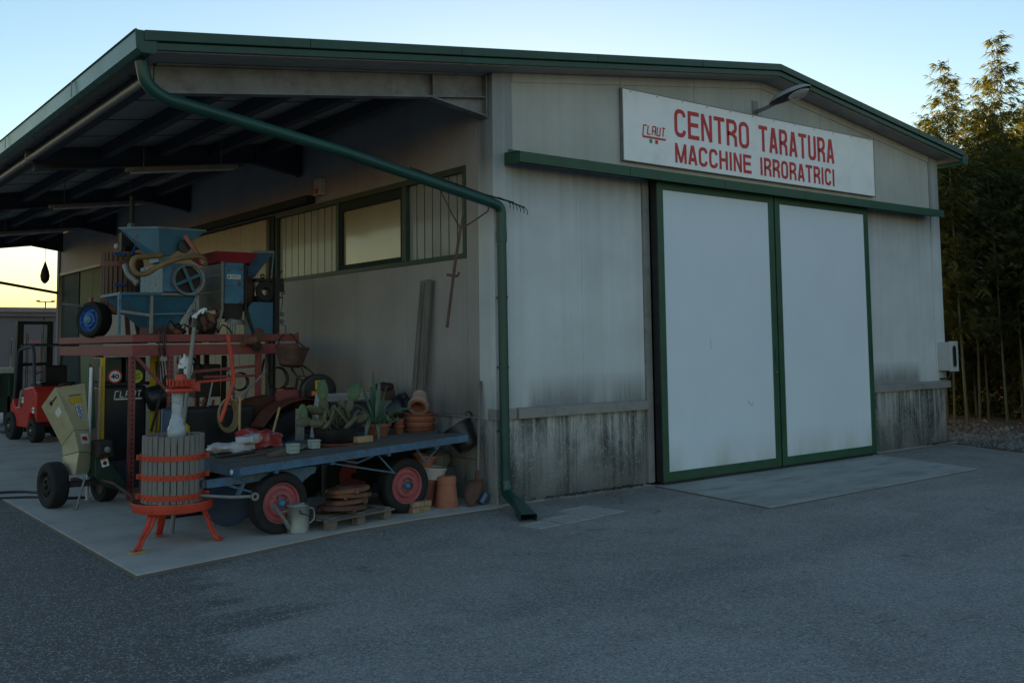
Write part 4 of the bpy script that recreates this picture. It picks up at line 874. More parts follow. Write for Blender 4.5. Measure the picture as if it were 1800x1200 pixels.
# ------------------------------------------------------------------ basket press at the front
t=thing('wine_press','bright red wine press with a slatted wooden basket on three curved legs','wine press',(-3.12,.30,0))
cx,cy=-3.12,.30; rb=.245
for i in range(30):
    a=2*PI*i/30; r_=rb-.011; c=(cx+r_*math.cos(a),cy+r_*math.sin(a),.605+random.uniform(-.004,.004))
    MB().obox(c,(.022,.043,.545),(random.uniform(-.006,.006),random.uniform(-.01,.01),a)).build('stave',WGREY,t,bevel=.003)
for z,x in((.70,0),(.545,0),(.385,0)):
    MB().lathe([(rb+.001,-.022),(rb+.007,-.022),(rb+.008,.022),(rb+.001,.022),(rb+.001,-.022)],(cx,cy,z),(.01,0,1),40).build('hoop',RED,t,smooth=True)
    q=MB()
    for i in range(30): a=2*PI*i/30; q.cyl((cx+(rb+.006)*math.cos(a),cy+(rb+.006)*math.sin(a),z),(cx+(rb+.0125)*math.cos(a),cy+(rb+.0125)*math.sin(a),z),.006,n=6)
    q.build('rivets',RED,t)
    for a in(2.75,5.95): 
        k=MB()
        for s_ in(-.025,.025): k.obox((cx+(rb+.022)*math.cos(a+s_*2.4),cy+(rb+.022)*math.sin(a+s_*2.4),z),(.04,.012,.04),(0,0,a))
        k.cyl((cx+(rb+.03)*math.cos(a-.16),cy+(rb+.03)*math.sin(a-.16),z),(cx+(rb+.03)*math.cos(a+.16),cy+(rb+.03)*math.sin(a+.16),z),.008,n=8).build('hoop_clasp',RED,t)
MB().lathe([(0,.275),(.25,.272),(.31,.285),(.318,.345),(.324,.345),(.326,.335),(.316,.272),(.25,.255),(0,.255)],(cx,cy,.0),(0,0,1),44).build('tray',RED,t,smooth=True)
MB().lathe([(.255,.279),(.305,.287),(.312,.335)],(cx,cy,.0),(0,0,1),44).build('tray_liner',mat('tray_inside',(.35,.30,.25),.6,var=.3),t,smooth=True)
for fx,fy in((-3.47,.075),(-2.80,.13),(-3.11,.66)):
    d=V((fx-cx,fy-cy,0)); d.normalize(); L_=(V((fx,fy,0))-V((cx,cy,0))).length
    pts=[]
    for s_,rr_,z in((0,.20,.275),(.15,.25,.245),(.4,.285,.17),(.65,L_-.05,.09),(.85,L_-.025,.045),(1,L_+.005,.012)): pts.append(V((cx,cy,0))+d*rr_+V((0,0,z)))
    mb=MB()
    sd=V((-d.y,d.x,0)); vs=[]
    for i,p in enumerate(pts):
        w_=(.11,.085,.07,.058,.052,.06)[i]/2; n_=(pts[min(i+1,5)]-pts[max(i-1,0)]).normalized().cross(sd).normalized()*.009
        vs+=[p+sd*w_+n_,p-sd*w_+n_,p-sd*w_-n_,p+sd*w_-n_]
    fs=[(0,1,2,3),(23,22,21,20)]
    for i in range(5):
        for k in range(4): a=i*4+k;b=i*4+(k+1)%4; fs.append((a,a+4,b+4,b))
    mb.add(vs,fs); 
    for i in range(5): mb.bar(pts[i]+d*.0,pts[i+1]+d*.0,.012,.04,up=tuple(d))
    mb.obox((pts[5].x,pts[5].y,.006),(.075,.055,.012),(0,0,math.atan2(d.y,d.x)))
    mb.build('leg',RED,t,bevel=.003)
MB().tube([(cx+.02,cy,.28),(cx+.02,cy,.9)],.028,12).build('screw_spindle',DARK,t)
mb=MB();zz=[.80+.43*i/22 for i in range(23)]
rp=random.Random(2); prof=[(.052+.010*math.sin((z-.8)*16)+rp.uniform(-.004,.004)+(.012 if z<.95 else 0),z) for z in zz]
mb.lathe([(.0,.80)]+prof+[(0,1.235)],(cx+.025,cy,0),(0,0,1),18)
mb.v=[(x+rp.uniform(-.004,.004)+.02*(z-.9),y+rp.uniform(-.004,.004),z) for x,y,z in mb.v]
mb.build('plastic_wrapping',PLAST,t,smooth=True)
hx=cx+.055
MB().lathe([(0,1.215),(.05,1.215),(.115,1.222),(.12,1.235),(.115,1.25),(.07,1.262),(.05,1.27),(0,1.27)],(hx,cy,0),(0,0,1),28).build('nut_plate',RED,t,smooth=True)
MB().lathe([(0,1.272),(.095,1.272),(.098,1.31),(0,1.312)],(hx,cy,0),(0,0,1),28).build('ratchet_body',RED,t,smooth=True)
q=MB()
for i in range(20): a=2*PI*i/20; q.obox((hx+.10*math.cos(a),cy+.10*math.sin(a),1.305),(.026,.014,.045),(0,0,a+.35))
q.build('ratchet_teeth',RED,t)
MB().lathe([(0,1.31),(.05,1.31),(.042,1.37),(0,1.372)],(hx,cy,0),(0,0,1),16).build('ratchet_cap',RED,t,smooth=True); MB().tube([(hx,cy,1.37),(hx,cy,1.42)],.022,10).build('spindle_end',DARK,t)
MB().box(hx-.01,hx+.16,cy-.025,cy+.025,1.225,1.30).build('ratchet_arm',RED,t,bevel=.006)
MB().tube([(hx+.13,cy,1.30),(-2.60,cy,1.315)],.012,8).build('handle_bar',RED,t,smooth=True)
MB().tube([(-2.66,cy,1.70),(-2.605,cy,1.33),(-2.605,cy,1.29),(-2.72,cy,.96)],.018,8).build('handle_lever',RED,t,smooth=True)
q=MB().obox((-3.475,.07,-.0+.008),(.13,.08,.016),(0,0,.3)).build('wood_pad',POLEW,None,bevel=.003); tag(q,'small wooden pad under the front left leg of the red press','wood pad')
t.location.z+=.006
# pole with taped handle leaning behind the press
t=thing('taped_pole','grey metal pole with a black and white taped grip standing behind the press','pole',(-2.96,.72,0))
MB().tube([(-2.98,.72,0.0),(-2.80,.72,1.80)],.018,10).build('shaft',GREY,t,smooth=True); MB().tube([(-2.80,.72,1.78),(-2.795,.72,1.86)],.026,10).build('grip',BLKP,t,smooth=True)
MB().tube([(-2.83,.70,1.87),(-2.79,.70,1.89),(-2.75,.70,1.93),(-2.70,.70,1.94)],.012,6).tube([(-2.80,.70,1.86),(-2.80,.69,1.90)],.013,6).tube([(-2.74,.70,1.90),(-2.72,.69,1.95)],.01,6).build('tape',WHITE,t,smooth=True)
MB().tube([(-2.80,.72,1.85),(-2.76,.72,1.89),(-2.70,.72,1.90),(-2.68,.72,1.84)],.018,8).build('handle',BLKP,t,smooth=True)
# ------------------------------------------------------------------ garden chipper
t=thing('garden_chipper','beige garden chipper on car wheels with a tall slanted feed hopper','chipper',(-3.25,2.85,0))
lv=[((-3.49,2.70,1.22),(-3.165,2.85,1.245),(-3.20,3.12,1.20),(-3.545,3.0,1.015)),
    ((-3.30,2.70,.78),(-3.11,2.85,.76),(-3.11,3.05,.74),(-3.34,3.0,.60)),
    ((-3.25,2.70,.56),(-3.07,2.85,.52),(-3.07,3.02,.51),(-3.33,3.0,.50)),
    ((-3.28,2.70,.335),(-3.11,2.85,.325),(-3.11,3.02,.32),(-3.33,3.0,.30))]
nm=('feed_hopper','hopper_neck','discharge_box')
for i in range(3):
    A,B=lv[i],lv[i+1]; mb=MB(); vs=[V(p) for p in A]+[V(p)+(V((0,0,.004)) if i<2 else V((0,0,0))) for p in B]
    mb.add(vs,[(0,1,2,3),(7,6,5,4),(0,4,5,1),(1,5,6,2),(2,6,7,3),(3,7,4,0)]).build(nm[i],BEIGE,t,bevel=.006)
A,B=[V(p) for p in lv[0]],[V(p) for p in lv[1]]
def onface(p0,p1,p2,p3,u_,v_): return (p0*(1-u_)+p1*u_)*(1-v_)+(p2*(1-u_)+p3*u_)*v_
def decal(name,m,F,u0,u1,v0,v1,off=.004,parent=None,thick=.001):
    P_=[onface(*F,a,b) for a,b in((u0,v0),(u1,v0),(u1,v1),(u0,v1))]; n_=(P_[1]-P_[0]).cross(P_[3]-P_[0]).normalized()
    if n_.dot(V((-5.96,-7.93,1.6))-P_[0])<0:n_=-n_
    P_=[p+n_*off for p in P_]; Q_=[p-n_*thick for p in P_]
    return MB().add(P_+Q_,[(0,1,2,3),(7,6,5,4),(0,4,5,1),(1,5,6,2),(2,6,7,3),(3,7,4,0)]).build(name,m,parent)
F=(A[0],A[1],B[0],B[1]); G=(A[3],A[0],B[3],B[0])
decal('warning_label',YEL,F,.34,.80,.27,.40,parent=t); decal('label_strip',BLKPR,F,.34,.80,.215,.23,parent=t)
decal('pictogram_strip',WHITE,F,.50,.72,.42,.73,parent=t)
for v_ in(.47,.57,.67):
    c=onface(*F,.61,v_+.01); n_=(A[1]-A[0]).cross(B[0]-A[0]).normalized(); n_=n_ if n_.y<0 else -n_
    MB().cyl(c+n_*.004,c+n_*.0065,.022,n=14).build('pictogram',BLUPR,t); MB().cyl(c+n_*.0064,c+n_*.0075,.009,n=8).build('pictogram_mark',WHITE,t)
decal('side_emblem',BLKPR,G,.45,.60,.12,.20,parent=t); decal('side_lettering',BLKPR,G,.63,.90,.15,.18,parent=t); decal('side_label',WHITE,G,.50,.82,.36,.50,parent=t)
H1=(B[0],B[1],V(lv[2][0]),V(lv[2][1])); decal('maker_label',WHITE,H1,.30,.80,.15,.60,parent=t,off=.006); decal('maker_print',SRED,H1,.38,.72,.27,.45,off=.008,parent=t)
MB().tube(smooth([A[0]*.86+A[1]*.14+V((0,-.01,.0)),A[0]*.84+A[1]*.16+V((.01,-.03,.028)),A[0]*.50+A[1]*.5+V((0,-.03,.026)),A[0]*.47+A[1]*.53+V((0,-.01,.0))],3),.010,6).build('carry_handle',BLKP,t,smooth=True)
MB().frus((-3.02,2.72,.50),(.17,.30,0),(-3.02,2.74,.66),(.15,.26,0)).box(-3.09,-2.96,2.54,2.60,.53,.63).build('engine_cover',DARK,t,bevel=.01); MB().lathe([(0,0),(.03,0),(.03,.02),(0,.025)],(-3.02,2.54,.58),(0,-1,0),12).build('starter',GREY,t)
MB().prism([(-3.10,.50),(-2.98,.50),(-2.80,.22),(-2.80,.12),(-3.02,.20),(-3.10,.30)],'y',2.66,2.98).build('discharge_chute',CHGREEN,t,bevel=.008)
MB().obox((-3.01,2.645,.44),(.07,.005,.085),(0,-.25,0)).build('danger_label',WHITE,t); MB().obox((-3.01,2.641,.435),(.035,.004,.035),(0,.4,0)).build('danger_mark',BLKPR,t); MB().obox((-3.022,2.641,.478),(.06,.004,.014),(0,-.25,0)).build('danger_heading',ORG,t)
MB().box(-3.38,-2.92,2.72,2.78,.21,.26).box(-3.2,-3.14,2.78,3.2,.20,.25).build('chassis',DARK,t)
MB().tube([(-3.50,2.93,.23),(-2.85,3.0,.22)],.02,8).build('axle',DARK,t)
wheel(t,(-3.51,2.90,.23),(-.985,-.17,0),.23,.15,.135,DARK,DARK,hubr=.025); wheel(t,(-2.84,3.02,.20),(.985,.17,0),.20,.14,.12,DARK,DARK,hubr=.025)
MB().tube([(-3.19,2.68,.30),(-3.29,2.60,.012)],.012,6).obox((-3.29,2.60,.008),(.05,.05,.015)).build('support_leg',GREY,t)
MB().tube([(-3.05,2.60,.27),(-2.96,2.50,.24),(-2.84,2.30,.12),(-2.82,2.26,.0)],.014,6).build('tow_bar',RUSTD,t)
# hose on the ground
q=MB(); 
q.tube(smooth([(-6.2,6.3,.015),(-4.4,4.75,.015),(-3.75,4.35,.02),(-3.45,4.3,.015),(-3.25,3.9,.015),(-3.4,3.5,.015),(-3.0,3.3,.015)],6),.014,8); 
o=q.build('garden_hose',BLKP,None,smooth=True); tag(o,'black hose lying on the concrete left of the chipper','hose')
o=MB().tube(smooth([(-6.0,5.2,.014),(-4.3,4.1,.014),(-3.7,3.85,.02),(-3.42,3.75,.014),(-3.3,3.45,.014)],6),.012,8).build('garden_hose',BLKP,None,smooth=True); tag(o,'second thinner black hose nearer the apron edge left of the chipper','hose')
# ------------------------------------------------------------------ raised red rack
K=thing('steel_rack','raised platform of dull red steel beams carrying old winery machines','rack',(-1.75,4.4,0))
X0,X1,Y0,Y1=-2.70,-.80,2.82,5.95
for z0,z1 in((1.515,1.632),(1.662,1.745)):
    for nm_,a,b in(('front_beam',(X0,Y0,z0),(X1,Y0+.05,z1)),('rear_beam',(X0,Y1-.05,z0),(X1,Y1,z1))): MB().box(a[0],b[0],a[1],b[1],z0,z1).build(nm_,REDM,K,bevel=.006)
    for x in(X0,X1-.05): MB().box(x+.0012*(1 if x==X0 else -1),x+.05,Y0+.051,Y1-.051,z0+.001,z1-.001).build('side_beam',REDM,K,bevel=.006)
for y in(3.5,4.4,5.2): MB().box(X0+.051,X1-.051,y,y+.05,1.53,1.62).build('cross_beam',REDM,K)
for i in range(16):
    y=2.90+i*.185; MB().box(X0+.06,X1-.06,y,y+.17,1.72,1.742).build('deck_board',DECK,K)
MB().box(X1-.001,X1+.03,Y0+.01,Y0+.045,1.50,1.76).build('beam_end_bracket',RUST,K,bevel=.004)
def slotpost(x,y,top_=1.513,s_=.06):
    p=MB().box(x,x+s_,y,y+.006,.0,top_).box(x,x+.006,y+.006,y+s_,.0,top_).build('slotted_post',REDM,K)
    h=MB()
    for i in range(int(top_/.05)): h.box(x+s_*.36,x+s_*.64,y-.0015,y-.0002,.03+i*.05,.055+i*.05).box(x-.0015,x-.0002,y+s_*.4,y+s_*.7,.03+i*.05,.055+i*.05)
    h.build('slots',BLKPR,p)
slotpost(-2.72,2.83); slotpost(-2.31,2.83,s_=.055); slotpost(-2.70,4.24,s_=.10); slotpost(-.9,5.85)
MB().box(-1.30,-1.24,2.825,2.88,0,1.513).build('post',REDM,K,bevel=.004); MB().box(-.86,-.80,5.6,5.66,0,1.513).build('post',REDM,K); MB().box(-1.78,-1.74,3.9,3.94,0,1.513).build('post',REDM,K)
MB().bar((-2.66,2.80,1.50),(-2.30,2.80,1.10),.035,.012,up=(0,1,0)).build('brace',REDM,K)
MB().bar((-2.05,2.86,1.33),(-1.27,2.86,1.38),.03,.03).bar((-1.9,2.90,1.27),(-1.28,2.90,1.265),.028,.028).build('cross_rail',REDM,K)
def hopper(mb,x0,x1,y0,y1,zt_,bx0,bx1,by0,by1,zb_,lip=.012):
    a=[(x0,y0,zt_),(x1,y0,zt_),(x1,y1,zt_),(x0,y1,zt_)];b=[(bx0,by0,zb_),(bx1,by0,zb_),(bx1,by1,zb_),(bx0,by1,zb_)]
    ai=[(p[0]*.985+(x0+x1)/2*.015,p[1]*.985+(y0+y1)/2*.015,p[2]) for p in a];bi=[(p[0]*.97+(bx0+bx1)/2*.03,p[1]*.97+(by0+by1)/2*.03,p[2]) for p in b]
    vs=a+b+ai+bi; fs=[]
    for i in range(4): j=(i+1)%4; fs+=[(i,i+4,j+4,j),(8+j,12+j,12+i,8+i),(i,j,8+j,8+i)]
    mb.add(vs,fs); return mb
t=thing('grape_crusher','blue hopper crusher with a spoked flywheel on the left of the red rack','crusher',(-2.2,3.3,1.745))
uc=[(-2.38,3.0,2.925),(-1.83,3.04,2.925),(-2.12,3.75,2.95),(-2.66,3.5,2.95)]; lc=[(-2.36,3.04,2.62),(-2.24,3.05,2.62),(-2.26,3.3,2.62),(-2.42,3.27,2.62)]
ui=[(x*.985-2.25*.015,y*.985+3.3*.015,z) for x,y,z in uc];li=[(x*.97-2.32*.03,y*.97+3.16*.03,z) for x,y,z in lc]
fs=[]
for i in range(4): j=(i+1)%4; fs+=[(i,i+4,j+4,j),(8+j,12+j,12+i,8+i),(i,j,8+j,8+i)]
MB().add(uc+lc+ui+li,fs).build('upper_hopper',BLUE2,t)
q=MB()
for i in range(4): q.bar(V(uc[i])+V((0,0,.006)),V(uc[(i+1)%4])+V((0,0,.006)),.02,.018)
q.build('hopper_rim',BLUE3,t)
MB().box(-2.365,-2.235,3.04,3.36,2.55,2.615).build('hopper_neck',BLUE3,t,bevel=.004)
MB().box(-2.31,-1.98,3.02,3.55,2.22,2.54).build('crusher_body',BLUE,t,bevel=.006); 
MB().box(-2.325,-2.312,3.03,3.80,2.21,2.535).build('side_sheet',BLUE3,t); MB().box(-2.31,-1.99,3.56,3.80,2.22,2.52).build('rear_body',BLUE,t); MB().cyl((-2.055,3.019,2.36),(-2.055,3.0,2.36),.15,n=28).build('spoke_gap_disc',DARK,t)  # dark disc added behind the flywheel to keep the gaps between spokes dark
MB().box(-2.34,-1.95,2.99,3.012,2.18,2.20).box(-2.34,-2.326,3.0,3.9,2.17,2.21).build('body_frame',GREY,t)
# flywheel
wc=V((-2.055,2.955,2.36)); fw=MB().lathe([(.158,.012),(.178,.016),(.180,-.012),(.158,-.012),(.158,.012)],wc,(0,-1,0),36).build('flywheel',GREY,t,smooth=True)
MB().lathe([(.150,.010),(.1585,.012),(.1585,-.012),(.150,-.010),(.150,.010)],wc,(0,-1,0),36).build('flywheel_inner_rim',BLUE2,fw,smooth=True)
sp_=MB()
for k in range(4): a=k*PI/2+.42; d=V((math.cos(a),0,math.sin(a))); sp_.bar(wc+d*.02,wc+d*.152,.012,.034,up=tuple(d.cross(V((0,1,0)))))
sp_.build('flywheel_spokes',BLUE2,fw,bevel=.002); MB().lathe([(0,.02),(.028,.018),(.03,-.02)],wc,(0,-1,0),14).build('flywheel_hub',BLUE2,fw,smooth=True)
MB().tube([wc,wc+V((0,.12,0))],.014,8).build('shaft',DARK,t)
hopper(MB(),-2.76,-1.93,3.02,3.75,2.19,-2.42,-2.12,3.15,3.5,1.83).build('lower_hopper',BLUE2,t)
MB().bar((-2.77,3.01,2.19),(-1.92,3.01,2.20),.02,.03).bar((-2.77,3.01,2.19),(-2.77,3.76,2.19),.02,.03).build('lower_rim',BLUE2,t)
MB().box(-2.80,-2.77,3.0,3.03,1.745,2.19).build('frame_leg',BLUE,t); MB().box(-2.47,-2.44,2.97,3.0,1.76,2.17).build('frame_leg',GREY,t); MB().box(-1.96,-1.93,2.99,3.02,1.745,2.19).build('frame_leg',GREY,t)
MB().bar((-2.79,2.985,2.0),(-2.46,2.985,1.955),.012,.03).build('frame_brace',GREY,t); MB().bar((-2.44,2.99,1.97),(-1.90,2.99,1.985),.01,.012).bar((-1.95,3.0,2.18),(-2.10,3.0,1.76),.012,.02).build('frame_rod',BLUE3,t)
MB().box(-2.42,-2.1,3.1,3.5,1.746,1.83).build('outlet',RUSTD,t)
# belt pulley disc and pink tube, hose
q=MB().lathe([(0,.0),(.07,.0),(.075,-.02),(.07,-.04),(0,-.04)],(-2.10,2.97,2.73),(0,-1,0),20).build('pulley_disc',BLKP,None,smooth=True); tag(q,'small black disc on the front of the blue hopper','pulley')
q=MB().tube([(-2.115,2.93,2.85),(-2.00,2.93,2.69),(-1.90,2.93,2.545)],.028,12).build('plastic_tube',PINKT,None,smooth=True); tag(q,'faded pink plastic tube leaning across the front of the blue hopper','tube')
q=MB().tube(smooth([(-2.35,3.0,2.62),(-2.50,2.97,2.60),(-2.66,2.93,2.58),(-2.70,2.90,2.50),(-2.66,2.90,2.40),(-2.55,2.90,2.395),(-2.40,2.90,2.50),(-2.20,2.90,2.585),(-2.0,2.90,2.625),(-1.90,2.92,2.61),(-1.865,2.96,2.53)],4),.031,12).build('suction_hose',HOSEB,None,smooth=True); tag(q,'thick tan hose looped around the blue crusher','hose')
q=MB().tube(smooth([(-2.72,3.05,2.50),(-2.71,2.95,2.38),(-2.64,2.90,2.31)],4),.034,12).tube([(-2.655,2.91,2.32),(-2.63,2.89,2.295)],.042,12).build('hose_coupling',GREY,None,smooth=True); tag(q,'grey metal hose coupling hanging left of the crusher body','hose coupling')
# old wooden press behind
t=thing('old_wooden_press','old brown slatted basket press standing at the rear left of the rack','wine press',(-2.33,4.5,1.745))
for i in range(26):
    a=2*PI*i/26; MB().obox((-2.33+.23*math.cos(a),4.5+.23*math.sin(a),2.43),(.02,.042,.66),(0,0,a)).build('stave',WBROWN,t)
for z in(2.20,2.62): MB().lathe([(.24,-.03),(.25,-.03),(.25,.03),(.24,.03),(.24,-.03)],(-2.33,4.5,z),(0,0,1),30).build('hoop',RUST,t,smooth=True)
for z in(2.35,2.72): MB().box(-2.50,-2.36,4.235,4.25,z,z+.03).build('blue_clip',WBLUE,t)
MB().lathe([(0,2.02),(.29,2.02),(.31,2.10),(.29,2.10),(.28,2.05),(0,2.05)],(-2.33,4.5,0),(0,0,1),30).build('tray',RUST,t,smooth=True)
for a in(.5,2.6,4.7): MB().bar((-2.33+.22*math.cos(a),4.5+.22*math.sin(a),2.03),(-2.33+.30*math.cos(a),4.5+.30*math.sin(a),1.745),.05,.03).build('leg',RUSTD,t)
MB().tube([(-2.22,4.5,2.0),(-2.22,4.5,3.48)],.028,10).build('screw_spindle',DARK,t); MB().lathe([(0,0),(.09,0),(.10,.03),(.06,.05),(.05,.16),(0,.16)],(-2.22,4.5,2.98),(0,0,1),18).build('press_nut',BLUE,t,smooth=True)
MB().tube([(-2.42,4.4,3.07),(-1.98,4.6,3.07)],.012,6).bar((-2.38,4.28,2.80),(-2.05,4.45,2.86),.05,.06).build('press_bar',DARK,t); MB().box(-2.40,-2.28,4.3,4.42,2.78,3.0).build('press_block',DARK,t)
MB().bar((-2.20,4.2,2.98),(-2.32,4.15,2.72),.02,.025).build('blue_strut',WBLUE,t); q=MB(); ell(q,(-2.47,4.25,2.82),((1,0,0),(0,1,0),(0,0,1)),(.032,.032,.04)); q.build('knob',MBOX,t,smooth=True)
# wheel leaning
t=thing('spare_wheel','black tyre with a bright blue rim resting at the left end of the rack','wheel',(-2.75,4.2,1.745))
wheel(t,(-2.76,4.32,1.945),(-.88,-.47,.05),.215,.17,.145,WBLUE,BLUE,name='rim',hubr=.05,bolts=5)
q=MB().tube([(-3.02,4.45,2.13),(-2.78,4.40,2.10),(-2.55,4.4,2.09)],.016,8).build('steel_tube',GREY,None,smooth=True); tag(q,'grey steel tube sticking out to the left above the blue wheel','tube')
q=MB().obox((-2.70,4.45,2.17),(.035,.10,.085)).build('slotted_bracket',REDM,None,bevel=.004); tag(q,'small red bracket above the blue rimmed wheel','bracket')
# red and blue mill
t=thing('fodder_mill','blue sheet metal mill with a dark red hopper on the middle of the rack','mill',(-1.55,3.3,1.745))
hopper(MB(),-1.72,-1.22,3.0,3.95,2.70,-1.66,-1.29,3.05,3.7,2.58).build('red_hopper',mat('deep_red_paint',(.30,.02,.03),.5,var=.2,rust=.3),t)
MB().box(-1.615,-1.38,3.02,3.30,2.10,2.575).build('front_housing',BLUE,t,bevel=.006)
for z in(2.52,2.30): MB().box(-1.61,-1.385,3.015,3.019,z,z+.008).build('pressed_rib',BLUE2,t)
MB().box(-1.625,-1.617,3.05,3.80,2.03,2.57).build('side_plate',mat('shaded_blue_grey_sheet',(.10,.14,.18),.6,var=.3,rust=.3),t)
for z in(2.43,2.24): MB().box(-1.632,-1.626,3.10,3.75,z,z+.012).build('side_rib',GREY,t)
MB().box(-1.60,-1.40,3.31,3.85,2.05,2.57).build('rear_housing',DSTEEL,t)
for pts in([(-1.65,3.0,2.58),(-1.65,3.0,2.02),(-1.72,3.0,1.75)],[(-1.375,3.0,2.56),(-1.37,3.0,2.03)],[(-1.37,3.0,2.03),(-1.27,3.0,1.75)],[(-1.85,3.4,2.05),(-1.75,3.4,1.75)]):
    q=MB()
    for a,b in zip(pts,pts[1:]): q.bar(a,b,.022,.03)
    q.build('frame_leg',GREY if pts[0][0]<-1.6 else DARK,t)
MB().lathe([(0,0),(.20,0),(.235,.04),(.235,.13),(.20,.17),(0,.17)],(-1.36,3.35,2.26),(1,0,0),26).build('fan_drum',RUSTD,t,smooth=True)
MB().frus((-1.5,3.16,1.93),(.22,.25,0),(-1.5,3.16,2.10),(.24,.27,0)).build('outlet_hood',DARK,t); MB().lathe([(0,0),(.12,0),(.10,.05),(0,.06)],(-1.46,3.1,1.88),(.1,-.2,1),20).build('outlet_cap',GREY,t,smooth=True)
for i in range(4): MB().tube([(-1.56+.03*i,3.05,1.90),(-1.57+.03*i,3.04,1.75)],.009,6).build('spring',GREY,t)
lb=MB().box(-1.585,-1.425,3.013,3.018,2.385,2.435).build('maker_plate',WHITE,t); MB().cyl((-1.565,3.012,2.41),(-1.565,3.0105,2.41),.013,n=12).build('maker_emblem',BLUPR,lb); 
for k,z in enumerate((2.415,2.40)): MB().box(-1.54,-1.44,3.0115,3.0125,z,z+.006).build('maker_print',BLKPR,lb)
# blue hopper on the right + grinder
t=thing('blue_funnel','open blue sheet metal funnel on a stand at the right end of the rack','funnel',(-1.1,3.2,1.745))
hopper(MB(),-1.24,-.98,3.12,3.7,2.71,-1.27,-1.18,3.2,3.5,2.42).build('funnel',mat('funnel_blue_sheet',(.05,.13,.23),.5,var=.2,rust=.3),t); MB().bar((-1.26,3.10,2.715),(-.97,3.10,2.73),.02,.03).bar((-.975,3.1,2.72),(-1.04,3.1,2.10),.012,.014).build('stand_rod',BLUE3,t)  # plain dull blue sheet colour of the funnel
t=thing('blue_sheet','pentagonal blue steel sheet standing on the right part of the rack','sheet',(-1.15,3.0,1.745))
MB().prism([(-1.25,1.746),(-1.035,1.746),(-1.03,2.12),(-1.29,2.12),(-1.335,2.06),(-1.335,2.02)],'y',2.985,3.0).build('sheet',BLUE2,t,bevel=.004); MB().box(-1.3,-1.05,3.0,3.2,1.746,2.10).build('case',BLUE2,t)
t=thing('bench_grinder','dark iron bench grinder with a belt pulley beside the blue funnel','grinder',(-1.1,3.2,2.2))
MB().lathe([(0,0),(.05,0),(.06,.02),(.06,.20),(.05,.22),(0,.22)],(-1.22,3.12,2.33),(1,0,0),18).build('motor',GREY,t,smooth=True); MB().box(-1.23,-.88,3.02,3.16,2.37,2.405).box(-.93,-.87,3.03,3.12,2.25,2.36).build('top_plate',DARK,t,bevel=.004)
MB().lathe([(.05,0),(.115,0),(.12,.02),(.115,.04),(.05,.04)],(-1.12,3.03,2.25),(0,-1,0),22).build('pulley',DARK,t,smooth=True); MB().lathe([(.02,-.006),(.03,0),(.02,.006),(.012,0)],(-1.14,3.05,2.43),(0,-1,0),12).build('lifting_eye',DARK,t,smooth=True); MB().box(-1.2,-1.0,3.03,3.2,2.12,2.2).build('base',DARK,t)
t=thing('iron_grille','black wrought iron post with scrolls standing at the right end of the rack','iron grille',(-.98,2.95,1.745))
MB().box(-1.03,-.975,2.93,2.96,1.745,2.42).build('upright',DARK,t); MB().bar((-1.0,2.94,2.42),(-.94,2.94,2.50),.012,.012).build('finial',DARK,t)
def scroll(cx_,cz,r_,sg,st,turns=1.4):
    p=[]
    for i in range(20):
        s_=i/19; a=st+sg*s_*turns*2*PI; q=r_*(1-.72*s_); p.append((cx_+q*math.cos(a),2.945,cz+q*math.sin(a)))
    return p
for z0,z1 in((2.24,1.98),):
    MB().tube(scroll(-.925,z0,.03,1,PI*1.2)[::-1]+[(-.935,2.945,z0-.06),(-.93,2.945,z0-.12),(-.95,2.945,z1+.05)]+scroll(-.935,z1,.028,1,PI*.7),.005,5).build('scroll',DARK,t,smooth=True)
MB().tube(scroll(-.935,1.895,.03,-1,PI*1.6)[::-1]+[(-.94,2.945,1.86),(-.89,2.945,1.84),(-.885,2.945,1.746)],.005,5).build('scroll',DARK,t,smooth=True)
MB().box(-.975,-.945,2.935,2.955,2.36,2.39).box(-.975,-.93,2.935,2.955,2.17,2.185).build('collar',DARK,t)
# clutter on the rack front: clamp, wire
t=thing('rusty_winch','rusty hand winch bolted over the front beam of the rack','winch',(-1.42,2.78,1.68))
MB().lathe([(0,0),(.06,0),(.065,.02),(.05,.03),(.05,.13),(.065,.14),(.06,.16),(0,.16)],(-1.50,2.77,1.665),(1,0,0),18).build('drum',RUST,t,smooth=True); MB().obox((-1.32,2.77,1.70),(.10,.05,.22),(0,.3,0)).build('arm',RUSTD,t,bevel=.006); MB().lathe([(.03,0),(.055,0),(.055,.03),(.03,.03)],(-1.34,2.75,1.60),(0,-1,0),14).build('hook_ring',DARK,t)
t=thing('rope_bundle','dark rope and hooks tied around the rack front beam','rope',(-2.38,2.8,1.7))
for x in(-2.42,-2.38,-2.36): MB().tube([(x,2.815,1.77),(x+.005,2.80,1.70),(x-.004,2.80,1.60),(x+.01,2.805,1.50)],.008,6).build('strand',BLKP,t)
for x in(-2.50,-2.53,-2.47,-1.93,-1.90,-1.88): MB().obox((x,2.812,1.648),(.022,.012,.013),(0,.2,0)).build('knot',MBOX,t)
t=thing('small_tools','heap of rusty small fittings lying on the rack front beam','fittings',(-2.2,2.95,1.745))
for k in range(14):
    x=-2.25+random.uniform(0,.45); MB().lathe([(0,0),(.03,0),(.032,.02),(.02,.05),(0,.05)],(x,2.92+random.uniform(-.04,.04),1.75+random.uniform(0,.08)),(random.uniform(-1,1),random.uniform(-1,1),1),10).build('fitting',[RUST,DARK,RUSTD][k%3],t)
